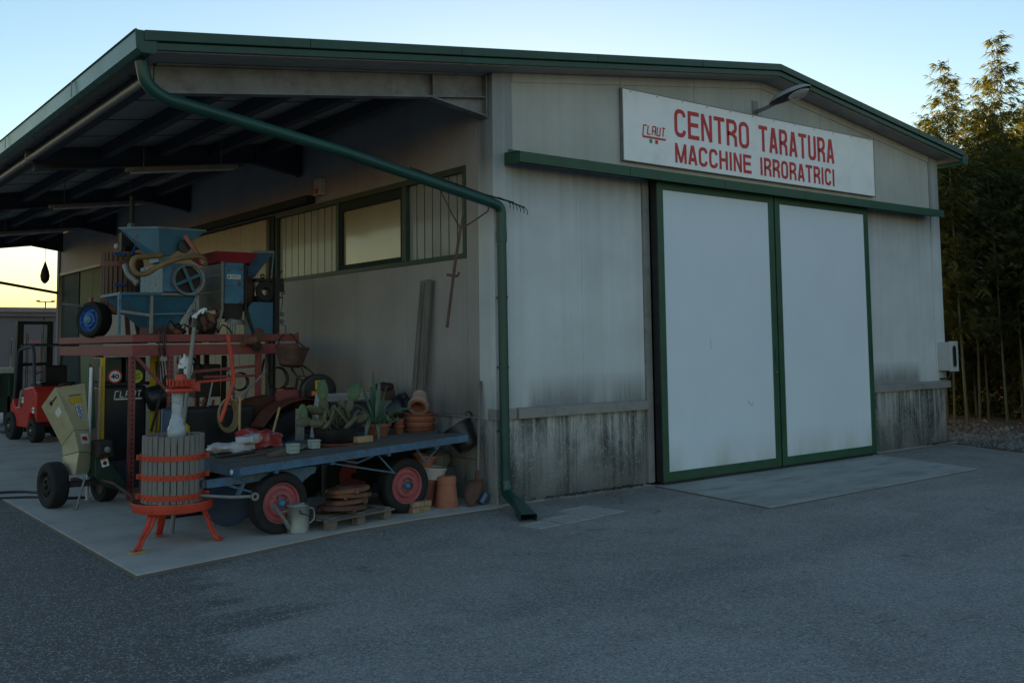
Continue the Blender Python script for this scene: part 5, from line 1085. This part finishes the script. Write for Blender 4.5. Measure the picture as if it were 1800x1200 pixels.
# hanging under the rack
t=thing('cauldron','rusty brown cauldron hanging from the front right corner of the rack','cauldron',(-1.05,2.3,1.5))
MB().lathe([(0,-.12),(.09,-.115),(.13,-.09),(.185,.10),(.195,.10),(.19,.115),(.175,.11),(.12,-.085),(0,-.105)],(-1.12,2.3,1.48),(.10,.0,1),30).build('bowl',RUSTD,t,smooth=True)
MB().tube([(-1.28,2.3,1.60),(-1.15,2.55,1.68),(-.98,2.78,1.74)],.007,6).tube([(-.94,2.3,1.57),(-.93,2.6,1.68),(-.90,2.80,1.75)],.007,6).build('bail',DARK,t)
t=thing('white_mask','white plastic shell with small dark holes hanging behind the press','plastic shell',(-2.15,2.75,1.4))
q=MB(); ell(q,(-2.15,2.76,1.37),((1,0,0),(0,1,0),(0,0,1)),(.085,.03,.13),18,10); q.v=[(x+.10*(1.37-z)*0+(.25*(z-1.37)**2*-1.2),y,z+(.0)) for x,y,z in q.v]; q.tube([(-2.16,2.76,1.46),(-2.165,2.76,1.53)],[.03,.008],8); q.build('shell',WHITE,t,smooth=True)
for dx,dq in((-.015,.02),(.025,.055),(-.035,-.045),(.02,-.055)): MB().cyl((-2.15+dx,2.732,1.36+dq),(-2.15+dx,2.727,1.36+dq),.010,n=10).build('hole',BLKPR,t)
MB().tube(smooth([(-2.26,2.74,1.45),(-2.18,2.74,1.40),(-2.08,2.74,1.46),(-2.05,2.76,1.53)],3),.004,5).build('cord',DARK,t)
# sprayer under the rack
t=thing('field_sprayer','black machine with round stickers and a white logo standing under the rack','sprayer',(-2.6,3.6,0))
MB().box(-2.82,-2.34,3.45,4.0,.35,1.18).build('tank',BLKP,t,bevel=.03); MB().box(-2.86,-2.30,3.46,3.9,1.185,1.22).build('tank_top',DARK,t); MB().frus((-2.55,3.6,.05),(.3,.4,0),(-2.58,3.7,.36),(.42,.5,0)).build('base',DSTEEL,t)
MB().box(-2.80,-2.62,3.44,3.9,1.225,1.50).build('control_box',mat('green_black_sheet',(.015,.035,.03),.4),t,bevel=.01); MB().box(-2.58,-2.36,3.44,3.9,1.225,1.50).build('control_box',BLKP,t,bevel=.01)
q=MB().cyl((-2.70,3.436,1.29),(-2.70,3.43,1.29),.078,n=28).build('speed_sticker',SRED,t); MB().cyl((-2.70,3.4295,1.29),(-2.70,3.4275,1.29),.060,n=28).build('speed_disc',WHITE,q); text('numerals','40',BLKPR,q,-2.745,3.4262,1.262,.09,.056,bold=.03)
q=MB().cyl((-2.47,3.436,1.285),(-2.47,3.43,1.285),.074,n=28).build('round_sticker',YGRN,t); MB().bar((-2.52,3.428,1.27),(-2.42,3.428,1.27),.004,.008).bar((-2.50,3.428,1.285),(-2.43,3.428,1.31),.004,.008).bar((-2.51,3.428,1.25),(-2.44,3.428,1.25),.004,.006).build('sticker_drawing',BLKPR,q)
lg=MB(); logo(lg,-2.70,1.06,.30,.065,3.442,.010); lg.build('tank_logo',WHITE,t)
MB().lathe([(0,0),(.12,0),(.14,.03),(.14,.35),(.12,.38),(0,.38)],(-2.38,3.30,1.02),(.93,-.1,.22),22).build('air_drum',BLKP,t,smooth=True)
for x,z0 in((-2.86,.3),): MB().box(x,x+.04,3.38,3.42,z0,1.5).build('yellow_post',YEL,t)
MB().box(-2.33,-2.27,3.36,3.40,.55,1.51).box(-2.25,-2.22,3.38,3.42,.55,1.51).build('yellow_post',YEL,t)
for i in range(5): MB().tube(smooth([(-2.30+.03*i,3.3,1.45),(-2.28+.035*i,3.25,1.0),(-2.33+.05*i,3.2,.4)],4),.008,6).build('hydraulic_hose',BLKP,t,smooth=True)
for x,xx,m,lab in((-2.93,-2.90,POLEW,'broom handle standing at the left front of the black sprayer'),(-3.03,-3.0,WHITE,'thin white stake standing left of the black sprayer')):
    q=MB().tube([(x,3.2,0),(xx,3.25,1.40)],.018,8).build('stick',m,None,smooth=True); tag(q,lab,'stick')
q=MB().prism([(-3.02,.7),(-2.93,.75),(-2.96,1.40),(-3.01,1.45)],'y',3.30,3.31).build('green_board',GREEN,None); tag(q,'narrow green board standing beside the white stake','board')
# fillers under the rack, right half
t=thing('tool_cabinet','black metal box hanging under the middle of the rack','box',(-1.7,3.4,1.2))
MB().box(-1.82,-1.52,3.35,3.6,1.02,1.40).build('case',BLKP,t,bevel=.006); MB().box(-1.80,-1.54,3.342,3.348,1.05,1.37).build('front_cover',BLKP,t,bevel=.004); MB().box(-1.70,-1.67,3.35,3.40,1.405,1.513).build('strap',DARK,t)
q=MB()
for i in range(9):
    z=1.45-i*.055; q.lathe([(.014,-.004),(.022,0),(.014,.004),(.010,0),(.014,-.004)],(-1.62+.012*i,2.95,z),(1,0,0) if i%2 else (0,1,0),8)
o=q.build('chain',DARK,None); tag(o,'short dark chain hanging from the rack beam left of the right post','chain')
for i,(a,b,m,lab) in enumerate((((-2.03,1.55,.62),(-2.0,1.62,1.10),POLEW,'short yellow wooden handle standing behind the printed sacks'),((-1.72,1.50,.64),(-1.58,1.60,.97),POLEW,'yellow wooden handle leaning on the big tractor tyre'),((-2.20,2.2,.5),(-2.02,2.3,1.25),GREY,'thin steel rod with a ring end leaning under the rack'),((-2.45,2.35,.35),(-1.35,2.45,1.33),GREY,'grey pipe leaning diagonally under the rack'))):
    q=MB().tube([a,b],.013 if i<2 else .010,8).build('handle_stick',m,None,smooth=True); tag(q,lab,'stick')
q=MB()
for k in range(3):
    q.tube([(-2.0+.11*math.cos(a)*(1-.1*k),1.9+.03*k,.90+.17*math.sin(a)*(1-.08*k)) for a in [2*PI*i/20 for i in range(20)]],.014,7,closed=True)
o=q.build('coiled_hose',HOSEB,None,smooth=True); tag(o,'coil of tan hose hanging behind the printed sacks','hose')
q=MB().lathe([(0,0),(.09,0),(.11,.05),(.10,.22),(.05,.27),(.03,.27),(.03,.31),(0,.31)],(-2.62,1.6,.0),(0,0,1),18).build('jerry_can',YEL,None,smooth=True); q.location.z=.62; tag(q,'yellow plastic container behind the press screw','container')
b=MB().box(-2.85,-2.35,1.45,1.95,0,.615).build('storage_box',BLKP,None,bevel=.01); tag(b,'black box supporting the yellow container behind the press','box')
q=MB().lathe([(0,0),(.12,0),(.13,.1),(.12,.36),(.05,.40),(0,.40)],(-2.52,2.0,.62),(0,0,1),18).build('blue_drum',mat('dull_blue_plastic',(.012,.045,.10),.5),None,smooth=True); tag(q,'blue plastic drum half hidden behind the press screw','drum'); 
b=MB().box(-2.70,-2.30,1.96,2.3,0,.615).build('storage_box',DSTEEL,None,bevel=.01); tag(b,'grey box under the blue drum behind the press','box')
q=MB().prism([(-2.65,0),(-2.2,0),(-2.2,.45),(-2.4,.62),(-2.65,.50)],'y',2.35,2.7).build('red_hopper_box',REDM,None,bevel=.01); tag(q,'dull red sheet box on the floor beneath the front of the rack','box')
# tractor
t=thing('old_tractor','small old tractor with rusty orange fenders parked behind the trailer','tractor',(-.9,2.3,0))
wheel(t,(-1.26,1.72,.47),(0,-1,0),.47,.26,.25,DSTEEL,DARK,name='rear_wheel',hubr=.05,bolts=6,lug=18)
wheel(t,(-1.26,2.76,.47),(0,1,0),.47,.24,.25,DSTEEL,DARK,name='rear_wheel',hubr=.05,bolts=6)
wheel(t,(-2.25,1.95,.30),(0,-1,0),.28,.12,.15,REDM,DARK,name='front_wheel'); wheel(t,(-2.25,2.6,.30),(0,1,0),.28,.12,.15,REDM,DARK,name='front_wheel')
for y0,y1 in((1.66,1.98),(2.52,2.80)):
    ang=[R(a) for a in(-8,10,30,50,70,90,110,130,150)]; n=len(ang)
    vs=[(-1.26+q*math.cos(a),y,.50+q*math.sin(a)) for y in(y0,y1) for q in(.54,.55) for a in ang]
    mb=MB(); fs=[]
    for i in range(n-1):
        fs+=[(i,i+1,2*n+i+1,2*n+i),(n+i,3*n+i,3*n+i+1,n+i+1),(i,n+i,n+i+1,i+1),(2*n+i,2*n+i+1,3*n+i+1,3*n+i)]
    mb.add(vs,fs)
    inn=[(-1.26+.54*math.cos(a),.50+.54*math.sin(a)) for a in ang]+[(-1.75,.6),(-.75,.5)]
    mb.prism(inn,'y',y1-.012,y1) if y0<2 else mb.prism(inn,'y',y0,y0+.012)
    fd=mb.build('fender',mat('rusty_orange_fender',(.10,.028,.014),.6,var=.3,rust=.5),t)
    MB().box(-1.19,-1.12,y0-.02,y0,1.075,1.12).build('orange_lamp',ORG,fd); MB().box(-1.115,-1.0,y0-.02,y0,1.07,1.115).build('red_lamp',REDL,fd)
    MB().box(-1.22,-.98,y0-.0,y0+.03,1.065,1.13).build('lamp_holder',BLKP,fd)
MB().box(-1.6,-.8,2.05,2.5,.40,.80).build('gearbox',DARK,t,bevel=.03); MB().box(-2.45,-1.62,2.08,2.46,.55,.98).build('hood',DARK,t,bevel=.05)
MB().obox((-.95,2.28,.98),(.40,.44,.10)).build('seat',BLKP,t,bevel=.03)
q=MB(); 
p=[(-1.14,1.02),(-.72,1.02)]+[(-.93+.21*math.cos(a),1.12+.17*math.sin(a)) for a in [PI*i/12 for i in range(13)]]
q.prism(p,'y',1.98,2.08); q.build('seat_back',BLKP,t,bevel=.02)
pl=MB().box(-.99,-.87,1.965,1.975,1.12,1.22).build('number_plate',YEL,t); text('plate_lettering','VE·7',BLKPR,pl,-.98,1.9635,1.175,.10,.036,bold=.01); text('plate_lettering','645',BLKPR,pl,-.97,1.9635,1.128,.075,.034,bold=.01)
MB().tube([(-1.05,2.45,.85),(-.98,2.42,1.26)],.014,8).build('steering_column',DARK,t)
c=V((-.92,2.35,1.27)); n_=V((.35,-.5,.65)).normalized(); x=n_.cross(V((0,0,1))).normalized(); y=n_.cross(x)
q=MB().tube([c+(x*math.cos(a)+y*math.sin(a))*.20 for a in [2*PI*i/28 for i in range(28)]],.011,8,closed=True)
for k in range(3): a=k*2.09; q.tube([c-n_*.02,c+(x*math.cos(a)+y*math.sin(a))*.20],.006,6)
q.build('steering_wheel',BLKP,t,smooth=True); MB().box(-1.35,-1.05,2.1,2.2,.98,1.12).build('red_lever_box',REDM,t)
# crate with planks, bag
t=thing('plank_crate','crude crate with pale top board behind the cactus on the trailer','crate',(-.7,1.65,0))
for x in(-1.05,-.42): MB().box(x-.03,x+.03,1.60,1.64,.0,.99).build('leg',GREYW,t); MB().box(x-.03,x+.03,1.75,1.79,.0,.99).build('leg',GREYW,t)
MB().obox((-.76,1.58,1.05),(.74,.03,.085),(0,-.01,0)).build('top_board',mat('pale_grey_board',(.26,.25,.25),.8,var=.2,stretch=(2,20,20),scale=1),t,bevel=.004); MB().box(-1.08,-.45,1.60,1.86,1.00,1.02).build('shelf',WBROWN,t); MB().box(-.40,-.22,1.56,1.85,.99,1.10).build('box_end',RUSTD,t,bevel=.004)
MB().box(-1.0,-.48,1.68,1.74,.5,.98).build('dark_back',DSTEEL,t)
MB().bar((-1.32,1.35,.66),(-1.18,1.50,1.10),.07,.03).build('split_board',mat('silvery_board',(.27,.26,.26),.8,var=.3,stretch=(9,9,2)),t); MB().bar((-1.45,1.40,.64),(-1.40,1.5,.95),.09,.03).build('split_board',GREYW,t)
def lump(c,s_,m,name,lab,cat,seed,n=16,k=10,am=.16):
    rr=random.Random(seed); vs=[]; ph=[rr.uniform(0,6) for _ in range(6)]
    for j in range(k+1):
        th=PI*j/k
        for i in range(n):
            a=2*PI*i/n; q=1+am*math.sin(3*a+ph[0]+th*2)+am*.7*math.sin(5*a+ph[1]-th*4)+rr.uniform(-.05,.05)
            vs.append((c[0]+s_[0]*q*math.sin(th)*math.cos(a),c[1]+s_[1]*q*math.sin(th)*math.sin(a),c[2]+s_[2]*max(-.8,math.cos(th))*q))
    o=MB().add(vs,[(j*n+i,j*n+(i+1)%n,(j+1)*n+(i+1)%n,(j+1)*n+i) for j in range(k) for i in range(n)]).build(name,m,None,smooth=True); tag(o,lab,cat); return o
lump((-.28,1.35,.84),(.17,.17,.20),BLKP,'black_bag','crumpled black plastic bag behind the saucer stack','bag',3); lump((-.34,1.62,1.13),(.12,.10,.05),mat('dark_cloth',(.04,.015,.02),.9),'dark_cloth','dark reddish cloth lying on the right end of the crate','cloth',4)
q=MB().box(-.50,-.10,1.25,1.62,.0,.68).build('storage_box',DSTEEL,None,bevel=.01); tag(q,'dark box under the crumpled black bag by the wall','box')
lump((-.62,1.66,1.11),(.15,.09,.03),POLEW,'straw_hat','flat brownish hat lying on the crate top','hat',6,am=.03)
# hand tools and scrap hanging from and leaning on the rack
def tool(lab,cat,name,parts):
    r_=thing(name,lab,cat,parts[0][1].v[0])
    for nm_,mb,m in parts: mb.build(nm_,m,r_,smooth=True)
for i,(x,y,zt_,zb_,lab) in enumerate(((-2.12,3.1,1.50,.35,'hay fork hanging tines down behind the white plastic shell'),(-1.52,3.0,1.50,.55,'hay fork hanging between the black box and the right rack post'),(-1.08,3.05,1.50,.7,'hay fork hanging right of the right rack post'))):
    h=MB().tube([(x,y,zt_),(x+.03,y,zb_+.3)],.013,7); ti=MB().tube([(x-.09,y,zb_),(x-.09,y,zb_+.2),(x-.03,y,zb_+.29),(x+.09,y,zb_+.29),(x+.15,y,zb_+.2),(x+.15,y,zb_)],.006,6).tube([(x+.03,y,zb_+.3),(x+.03,y,zb_)],.006,6)
    tool(lab,'hay fork','hay_fork',[('handle',h,POLEW if i==0 else GREYW),('tines',ti,DARK)])
for i,(x,z,rr_,lab) in enumerate(((-1.95,1.30,.12,'large ring of black cable hanging behind the press head'),(-2.0,1.42,.07,'small coil of wire hanging from the rack beam near the black box'),(-1.42,1.20,.10,'coil of dark wire hanging beside the right rack post'),(-.95,1.22,.13,'loop of black pipe hanging behind the cauldron'))):
    q=MB()
    for k in range(3): q.tube([(x+rr_*(1-.06*k)*math.cos(a),3.0+.02*k+.01*math.sin(3*a),z+rr_*(1.05-.05*k)*math.sin(a)) for a in [2*PI*j/22 for j in range(22)]],.006,5,closed=True)
    o=q.build('wire_coil',BLKP,None,smooth=True); tag(o,lab,'coil')
rk=random.Random(21)
for i,(x0,z0,x1,z1,y,m,lab) in enumerate(((-2.05,.1,-1.95,1.45,3.3,DARK,'black iron bar standing left of the black hanging box'),(-1.88,.1,-1.70,1.0,3.1,RUSTD,'rusty flat bar leaning under the black hanging box'),(-1.48,.2,-1.46,1.50,3.4,DARK,'thick black post behind the bent red handle'),(-1.60,.3,-1.36,1.10,2.95,GREY,'bright steel rod leaning near the right rack post'),(-2.45,.7,-2.30,1.30,2.95,DARK,'dark crowbar behind the press screw'),(-1.22,.5,-1.0,1.45,3.3,RUSTD,'brown angle iron right of the rack post'))):
    b=MB().bar((x0,y,z0),(x1,y,z1),.03 if i!=2 else .06,.02).build('iron_bar',m,None,bevel=.002); tag(b,lab,'iron bar')
t=thing('seed_drill_part','rusty gearwheels and levers piled under the rack behind the press','machine part',(-2.0,3.0,.6))
for i in range(9):
    x=-2.2+.12*i+rk.uniform(-.03,.03); z=.75+rk.uniform(-.12,.15); rr_=rk.uniform(.04,.09)
    MB().lathe([(rr_*.3,0),(rr_,0),(rr_*1.02,.012),(rr_,.024),(rr_*.3,.024),(rr_*.3,0)],(x,2.86+rk.uniform(-.1,.1),z),(rk.uniform(-.5,.5),-1,rk.uniform(-.5,.5)),16).build('gearwheel',[RUST,DARK,RUSTD][i%3],t,smooth=True)
for i in range(8):
    x=-2.2+.14*i; MB().tube([(x,2.8,.62),(x+rk.uniform(-.1,.1),2.85,.85),(x+rk.uniform(-.15,.15),2.9,1.02)],.009,6).build('lever',[DARK,GREY,RUSTD][i%3],t,smooth=True)
MB().box(-2.25,-1.1,2.83,3.1,.0,.62).build('frame_box',DARK,t,bevel=.02)
t=thing('engine_block','old greasy engine on the deck between the crusher and the mill','engine',(-1.78,3.2,1.745))
MB().box(-1.90,-1.66,3.1,3.4,1.75,1.98).build('block',DARK,t,bevel=.02)
for i in range(6): MB().box(-1.885,-1.675,3.085,3.42,1.78+.03*i,1.79+.03*i).build('cooling_fin',DARK,t)
MB().lathe([(.02,0),(.09,0),(.10,.02),(.09,.05),(.02,.05)],(-1.80,3.09,1.90),(0,-1,0),20).build('flywheel',RUST,t,smooth=True); MB().tube([(-1.70,3.08,1.95),(-1.66,3.02,2.02),(-1.72,3.0,2.08)],.018,8).build('exhaust',RUST,t,smooth=True)
for i in range(5):
    a=rk.uniform(0,3); MB().tube(smooth([(-2.30+.15*i,2.98,1.76),(-2.28+.15*i,2.92,1.86+rk.uniform(0,.1)),(-2.18+.15*i,2.94,1.80),(-2.14+.15*i,2.98,1.76)],3),.008,5).build('cable',BLKP,t,smooth=True)
# trailer bed odds and ends
for i,(x,y,a,l_,lab) in enumerate(((-2.30,.55,.2,.30,'dark stick lying on the front left of the trailer deck'),(-2.18,.35,-.3,.16,'short splinter of wood near the trailer front edge'),(-1.95,.75,.5,.34,'thin brown lath lying across the middle of the trailer deck'),(-2.40,.75,.1,.36,'folded dark tarp strip in front of the printed sacks'))):
    z=TZ(x,y)+.012; b=MB().obox((x,y,z),(l_,.03 if i<3 else .10,.018),(0,-.04,a)).build('wood_scrap',WBROWN if i<3 else BLKP,None,bevel=.003); tag(b,lab,'wood scrap' if i<3 else 'tarp')
# ------------------------------------------------------------------ forklift
t=thing('forklift','red forklift with black mast parked at the far end of the canopy','forklift',(-1.66,11.2,0),R(97),local=True)
MB().prism([(-.70,.34),(-.70,.86),(-.58,.97),(-.10,.92),(-.02,.62),(.34,.58),(.40,.40),(.50,.24),(-.30,.24),(-.42,.50),(-.64,.50)],'y',-.42,.42).build('counterweight_body',FRED,t,bevel=.04)
MB().prism([(-.62,.97),(-.55,1.03),(-.12,1.03),(-.08,.92)],'y',-.30,.30).build('hood',BLKP,t,bevel=.02)
MB().box(-.38,-.02,-.2,.2,.93,1.03).box(-.46,-.36,-.2,.2,1.0,1.32).build('seat',BLKP,t,bevel=.03)
MB().prism([(.0,.60),(.10,.60),(.02,.86),(-.10,.92)],'y',.425,.435).build('side_panel',GREY,t)
MB().prism([(.34,.40),(.52,.30),(.55,.62),(.42,.74),(.34,.60)],'y',-.42,.42).build('front_fender',FRED,t,bevel=.03)
for y in(-.38,.38):
    q=MB(); q.tube(smooth([(.48,y,.66),(.30,y,1.60),(-.46,y,1.66),(-.52,y,.96)],5),.028,8); q.build('guard_pillar',DSTEEL,t,smooth=True)
MB().box(-.44,.30,-.36,.36,1.655,1.675).build('guard_roof',DSTEEL,t)
for i in range(5): MB().box(-.36+i*.14,-.33+i*.14,-.36,.36,1.676,1.70).build('roof_bar',BLKP,t)
MB().lathe([(0,0),(.05,0),(.045,.08),(.0,.09)],(-.38,-.2,1.70),(0,0,1),12).build('beacon',ORG,t,smooth=True)
for y in(-.26,.26): MB().box(.58,.70,y-.055,y+.055,.06,2.12).build('mast_rail',BLKP,t); MB().box(.71,.77,y-.07,y-.01,.10,2.05).build('mast_inner_rail',BLKP,t)
for z in(.4,1.3,2.06): MB().box(.60,.68,-.204,.204,z,z+.06).build('mast_crossbar',BLKP,t)
for y in(-.12,.12): MB().tube([(.64,y,.1),(.64,y,1.9)],.022,8).build('lift_cylinder',GREY,t,smooth=True)
MB().box(.78,.82,-.4,.4,.15,.45).build('carriage',BLKP,t)
for y in(-.2,.2): MB().box(.825,.86,y-.05,y+.05,.05,.5).box(.861,1.6,y-.05,y+.05,.04,.08).build('fork',DARK,t)
MB().tube([(.38,0,.7),(.22,0,1.05)],.02,8).build('steering_column',BLKP,t); c=V((.20,0,1.07)); q=MB().tube([c+V((.06*math.cos(a),.14*math.sin(a),.12*math.cos(a))) for a in [2*PI*i/20 for i in range(20)]],.012,6,closed=True); q.build('steering_wheel',BLKP,t,smooth=True)
for x,y,s_,rr_ in((-.52,.40,1,.21),(-.52,-.40,-1,.21),(.45,.44,1,.25),(.45,-.44,-1,.25)): wheel(t,(x,y+.02*s_,rr_),(0,s_,0),rr_,.17,rr_*.55,DARK,GREY,hubr=.03)
for x,z in((-.62,.56),(-.10,.72)): MB().box(x-.05,x+.05,.4255,.4275,z-.05,z+.05).build('sticker',WHITE,t); MB().box(x-.03,x+.03,.428,.4285,z-.01,z+.02).build('sticker_print',BLKPR,t)
MB().box(-.702,-.7045,-.06,.06,.6,.7).build('rear_sticker',WHITE,t)
# ------------------------------------------------------------------ bamboo
GROVE=[(10.26, 0.47, 6.49, 1), (11.67, 0.13, 7.07, 1), (10.38, 0.88, 5.55, 1), (10.99, 0.15, 5.58, 1), (10.71, 1.38, 5.59, 1), (12.45, 1.17, 6.04, 1), (10.42, 1.36, 5.42, 1), (11.41, 1.6, 5.35, 1), (11.25, 1.22, 6.14, 1), (11.41, 0.84, 6.09, 1), (12.65, 1.14, 5.9, 1), (12.33, 0.63, 6.49, 1), (10.09, 0.98, 4.79, 1), (12.69, 1.62, 5.78, 1), (13.17, -1.24, 5.57, 0), (10.86, -0.69, 4.78, 0), (17.23, 4.91, 5.75, 0), (11.76, 0.85, 5.16, 0), (12.0, 1.19, 5.06, 0), (20.29, -0.14, 5.82, 0), (13.39, -0.62, 5.36, 0), (14.3, 2.01, 5.54, 0), (20.12, 2.53, 6.97, 0), (14.94, -1.34, 5.18, 0), (15.16, 1.28, 6.32, 0), (13.01, 1.03, 5.04, 0), (15.68, 1.22, 6.24, 0), (16.66, 2.01, 6.79, 0), (15.6, 3.09, 5.65, 0), (15.95, 0.79, 5.49, 0), (12.7, -1.35, 5.69, 0), (13.71, -2.08, 4.87, 0), (12.03, 0.37, 4.99, 0), (21.84, 0.97, 6.41, 0), (16.51, 2.76, 6.28, 0), (13.55, -1.48, 4.98, 0), (17.9, -0.96, 5.82, 0), (14.13, 2.57, 5.95, 0), (13.42, 1.13, 6.02, 0), (21.2, 1.35, 7.2, 0), (14.48, 0.55, 6.21, 0), (13.21, -0.31, 5.13, 0), (12.79, 1.92, 5.65, 0), (15.43, -1.73, 5.38, 0), (19.14, 0.54, 6.33, 0), (13.78, 0.65, 5.36, 0), (18.36, -0.51, 6.18, 0), (19.58, 0.01, 6.52, 0), (14.97, -0.14, 5.68, 0), (12.73, 0.16, 5.55, 0), (22.75, 0.58, 6.44, 0), (11.96, -1.22, 5.02, 0), (11.29, 1.61, 5.03, 0), (17.21, 1.86, 6.49, 0), (11.63, 2.16, 4.07, 0), (12.59, -0.94, 5.08, 0), (16.68, 0.77, 6.53, 0), (14.51, -1.51, 5.04, 0), (12.79, -2.19, 4.75, 0), (20.24, 2.0, 6.35, 0), (18.79, 3.25, 7.48, 0), (13.61, 3.29, 5.18, 0), (17.48, 1.49, 6.22, 0), (13.81, 1.09, 5.66, 0), (20.7, 1.83, 6.94, 0), (17.52, -0.45, 5.73, 0), (16.52, 0.39, 6.59, 0), (12.9, 0.59, 5.69, 0), (15.97, 3.31, 5.48, 0), (17.91, -0.11, 5.91, 0), (16.71, -1.37, 5.93, 0), (11.24, -0.88, 4.72, 0), (17.86, 1.29, 5.91, 0), (18.48, -0.88, 5.37, 0), (13.34, -2.23, 4.87, 0), (12.38, 0.69, 5.66, 0)]
def foliage_mesh(seed,z0,z1,n,spread,name):
    rr=random.Random(seed); vs=[];fs=[]
    H_=z1
    def leaf(p,d,L_,w_):
        d=V(d).normalized(); s_=d.cross(V((rr.uniform(-1,1),rr.uniform(-1,1),rr.uniform(-1,1)))).normalized()*w_/2
        o=len(vs); m_=p+d*L_*.45; e=p+d*L_+V((0,0,-.25*L_)); vs.extend([p,m_+s_,e,m_-s_]); fs.append((o,o+1,o+2,o+3))
    nodes_=int((z1-z0)/.16)
    for k in range(nodes_):
        z=z0+(z1-z0)*(k+rr.uniform(-.3,.3))/nodes_; s_=(z-z0)/(z1-z0)
        rad=spread*(.35+1.0*math.sin(PI*min(1,max(0,(.12+s_*.95))))**.8)*(1 if s_<.85 else .7)
        for b in range(rr.choice((4,5,5))):
            az=rr.uniform(0,2*PI); L_=rad*rr.uniform(.45,1.05); el=rr.uniform(.25,.8)
            base=V((0,0,z)); d=V((math.cos(az)*math.cos(el),math.sin(az)*math.cos(el),math.sin(el)))
            tw=int(4+L_*9)
            for q in range(tw):
                u_=(q+.6)/tw; p=base+d*L_*u_+V((rr.gauss(0,.04),rr.gauss(0,.04),-.25*L_*u_*u_+rr.gauss(0,.04)))
                f2=az+rr.uniform(-1.2,1.2)
                for g in range(rr.choice((4,5,6,7))):
                    a=f2+rr.uniform(-.9,.9); leaf(p,(math.cos(a),math.sin(a),rr.uniform(-.75,.35)),rr.uniform(.09,.17),rr.uniform(.013,.021))
            o=len(vs); e=base+d*L_+V((0,0,-.25*L_)); mid=base+d*L_*.5+V((0,0,-.06*L_)); w2=V((-math.sin(az),math.cos(az),0))*.004
            vs.extend([base+w2,base-w2,mid-w2,mid+w2,e]); fs.extend([(o,o+1,o+2,o+3),(o+3,o+2,o+4)])
    me=bpy.data.meshes.new(name); me.from_pydata([tuple(v) for v in vs],[],fs); me.materials.append(LEAF); return me
def culm_mesh(seed,h):
    rr=random.Random(seed); a=rr.uniform(0,6); pts=[];rad=[]; mb=MB(); n=20
    for i in range(n+1):
        s_=i/n; b=.30*max(0,s_-.55)**2*h*.4; pts.append(V((math.cos(a)*b,math.sin(a)*b,h*s_))); rad.append(.026*(1-s_*.93))
    mb.tube(pts,rad,7)
    for i in range(1,18): z=h*i/20; mb.lathe([(.026*(1-i/20*.9),-.006),(.026*(1-i/20*.9)+.004,0),(.026*(1-i/20*.9),.006)],pts[i],(0,0,1),7)
    me=bpy.data.meshes.new('culm'); me.from_pydata(mb.v,[],mb.f); me.materials.append(CULM); return me
fol=[foliage_mesh(11+i,a,b,0,s_,'foliage') for i,(a,b,s_) in enumerate(((1.2,6.0,.85),(1.6,6.0,.75),(.9,6.0,.95),(1.8,6.0,.7)))]
top_=[foliage_mesh(31,1.6,6.0,0,.75,'foliage'),foliage_mesh(32,2.0,6.0,0,.66,'foliage'),foliage_mesh(33,1.8,6.0,0,.7,'foliage')]
cul=[culm_mesh(i,6.0) for i in range(4)]
rb_=random.Random(8)
for i,(x,y,h,sp2) in enumerate(GROVE):
    if sp2: lab=['tall bamboo whose feathery tip stands highest left against the sky','tallest bamboo at the right edge of the picture','bamboo just right of the gutter end with a short leafy top','slimmer bamboo between the two tallest tips','leftmost bamboo leaning out over the roof edge','bamboo filling the gap behind the two tallest tips']+['leafy bamboo in the bright golden cluster above the gutter end','bamboo just behind the leftmost golden cluster','bamboo left of the highest left tip','bamboo immediately right of the highest left tip','bamboo behind the slimmer middle one','bamboo left of the tallest tip at the picture edge','low bushy bamboo touching the corner of the roof','rear bamboo between the left tip and the middle']
    if sp2: lab=lab[i]
    else: lab='dense green bamboo standing among the others in the grove right of the warehouse'
    o=bpy.data.objects.new('bamboo',None); col.objects.link(o); o.location=(x,y,-.02); o.rotation_euler=(rb_.uniform(-.03,.03),rb_.uniform(-.03,.03),rb_.uniform(0,6.28)); o.empty_display_size=.1
    k=h/6.0; o.scale=(max(.85,k),max(.85,k),k)
    tag(o,lab,'bamboo','bamboos in the grove')
    c=bpy.data.objects.new('culm',cul[i%4]); col.objects.link(c); c.parent=o
    f_=bpy.data.objects.new('foliage',top_[i%3] if sp2 else fol[i%4]); col.objects.link(f_); f_.parent=o; f_.rotation_euler=(0,0,rb_.uniform(0,6.28))
    if not sp2: g_=bpy.data.objects.new('foliage',fol[(i+2)%4]); col.objects.link(g_); g_.parent=o; g_.rotation_euler=(0,0,rb_.uniform(0,6.28)); g_.scale=(.9,.9,.93)
# dense thicket behind the grove
rr=random.Random(77); mb=MB()
for k in range(230000):
    u_=rr.random(); x=12.0+6.5*u_**1.3; y=rr.uniform(-7,7)
    if x<13.0 and y>4.0: continue
    z=rr.uniform(0,1)**.85*(4.3+.6*math.sin(x*1.3+y)+.5*math.sin(y*2.1))
    s_=rr.uniform(.12,.22); d=V((rr.uniform(-1,1),rr.uniform(-1,1),rr.uniform(-1,.2))).normalized(); q=d.cross(V((rr.uniform(-1,1),rr.uniform(-1,1),rr.uniform(-1,1)))).normalized()*s_*.13
    p=V((x,y,z)); mb.add([p,p+d*s_*.5+q,p+d*s_,p+d*s_*.5-q],[(0,1,2,3)])
me=bpy.data.meshes.new('thicket'); me.from_pydata(mb.v,[],mb.f); me.materials.append(LEAF); o=bpy.data.objects.new('thicket',me); col.objects.link(o); o['kind']='stuff'
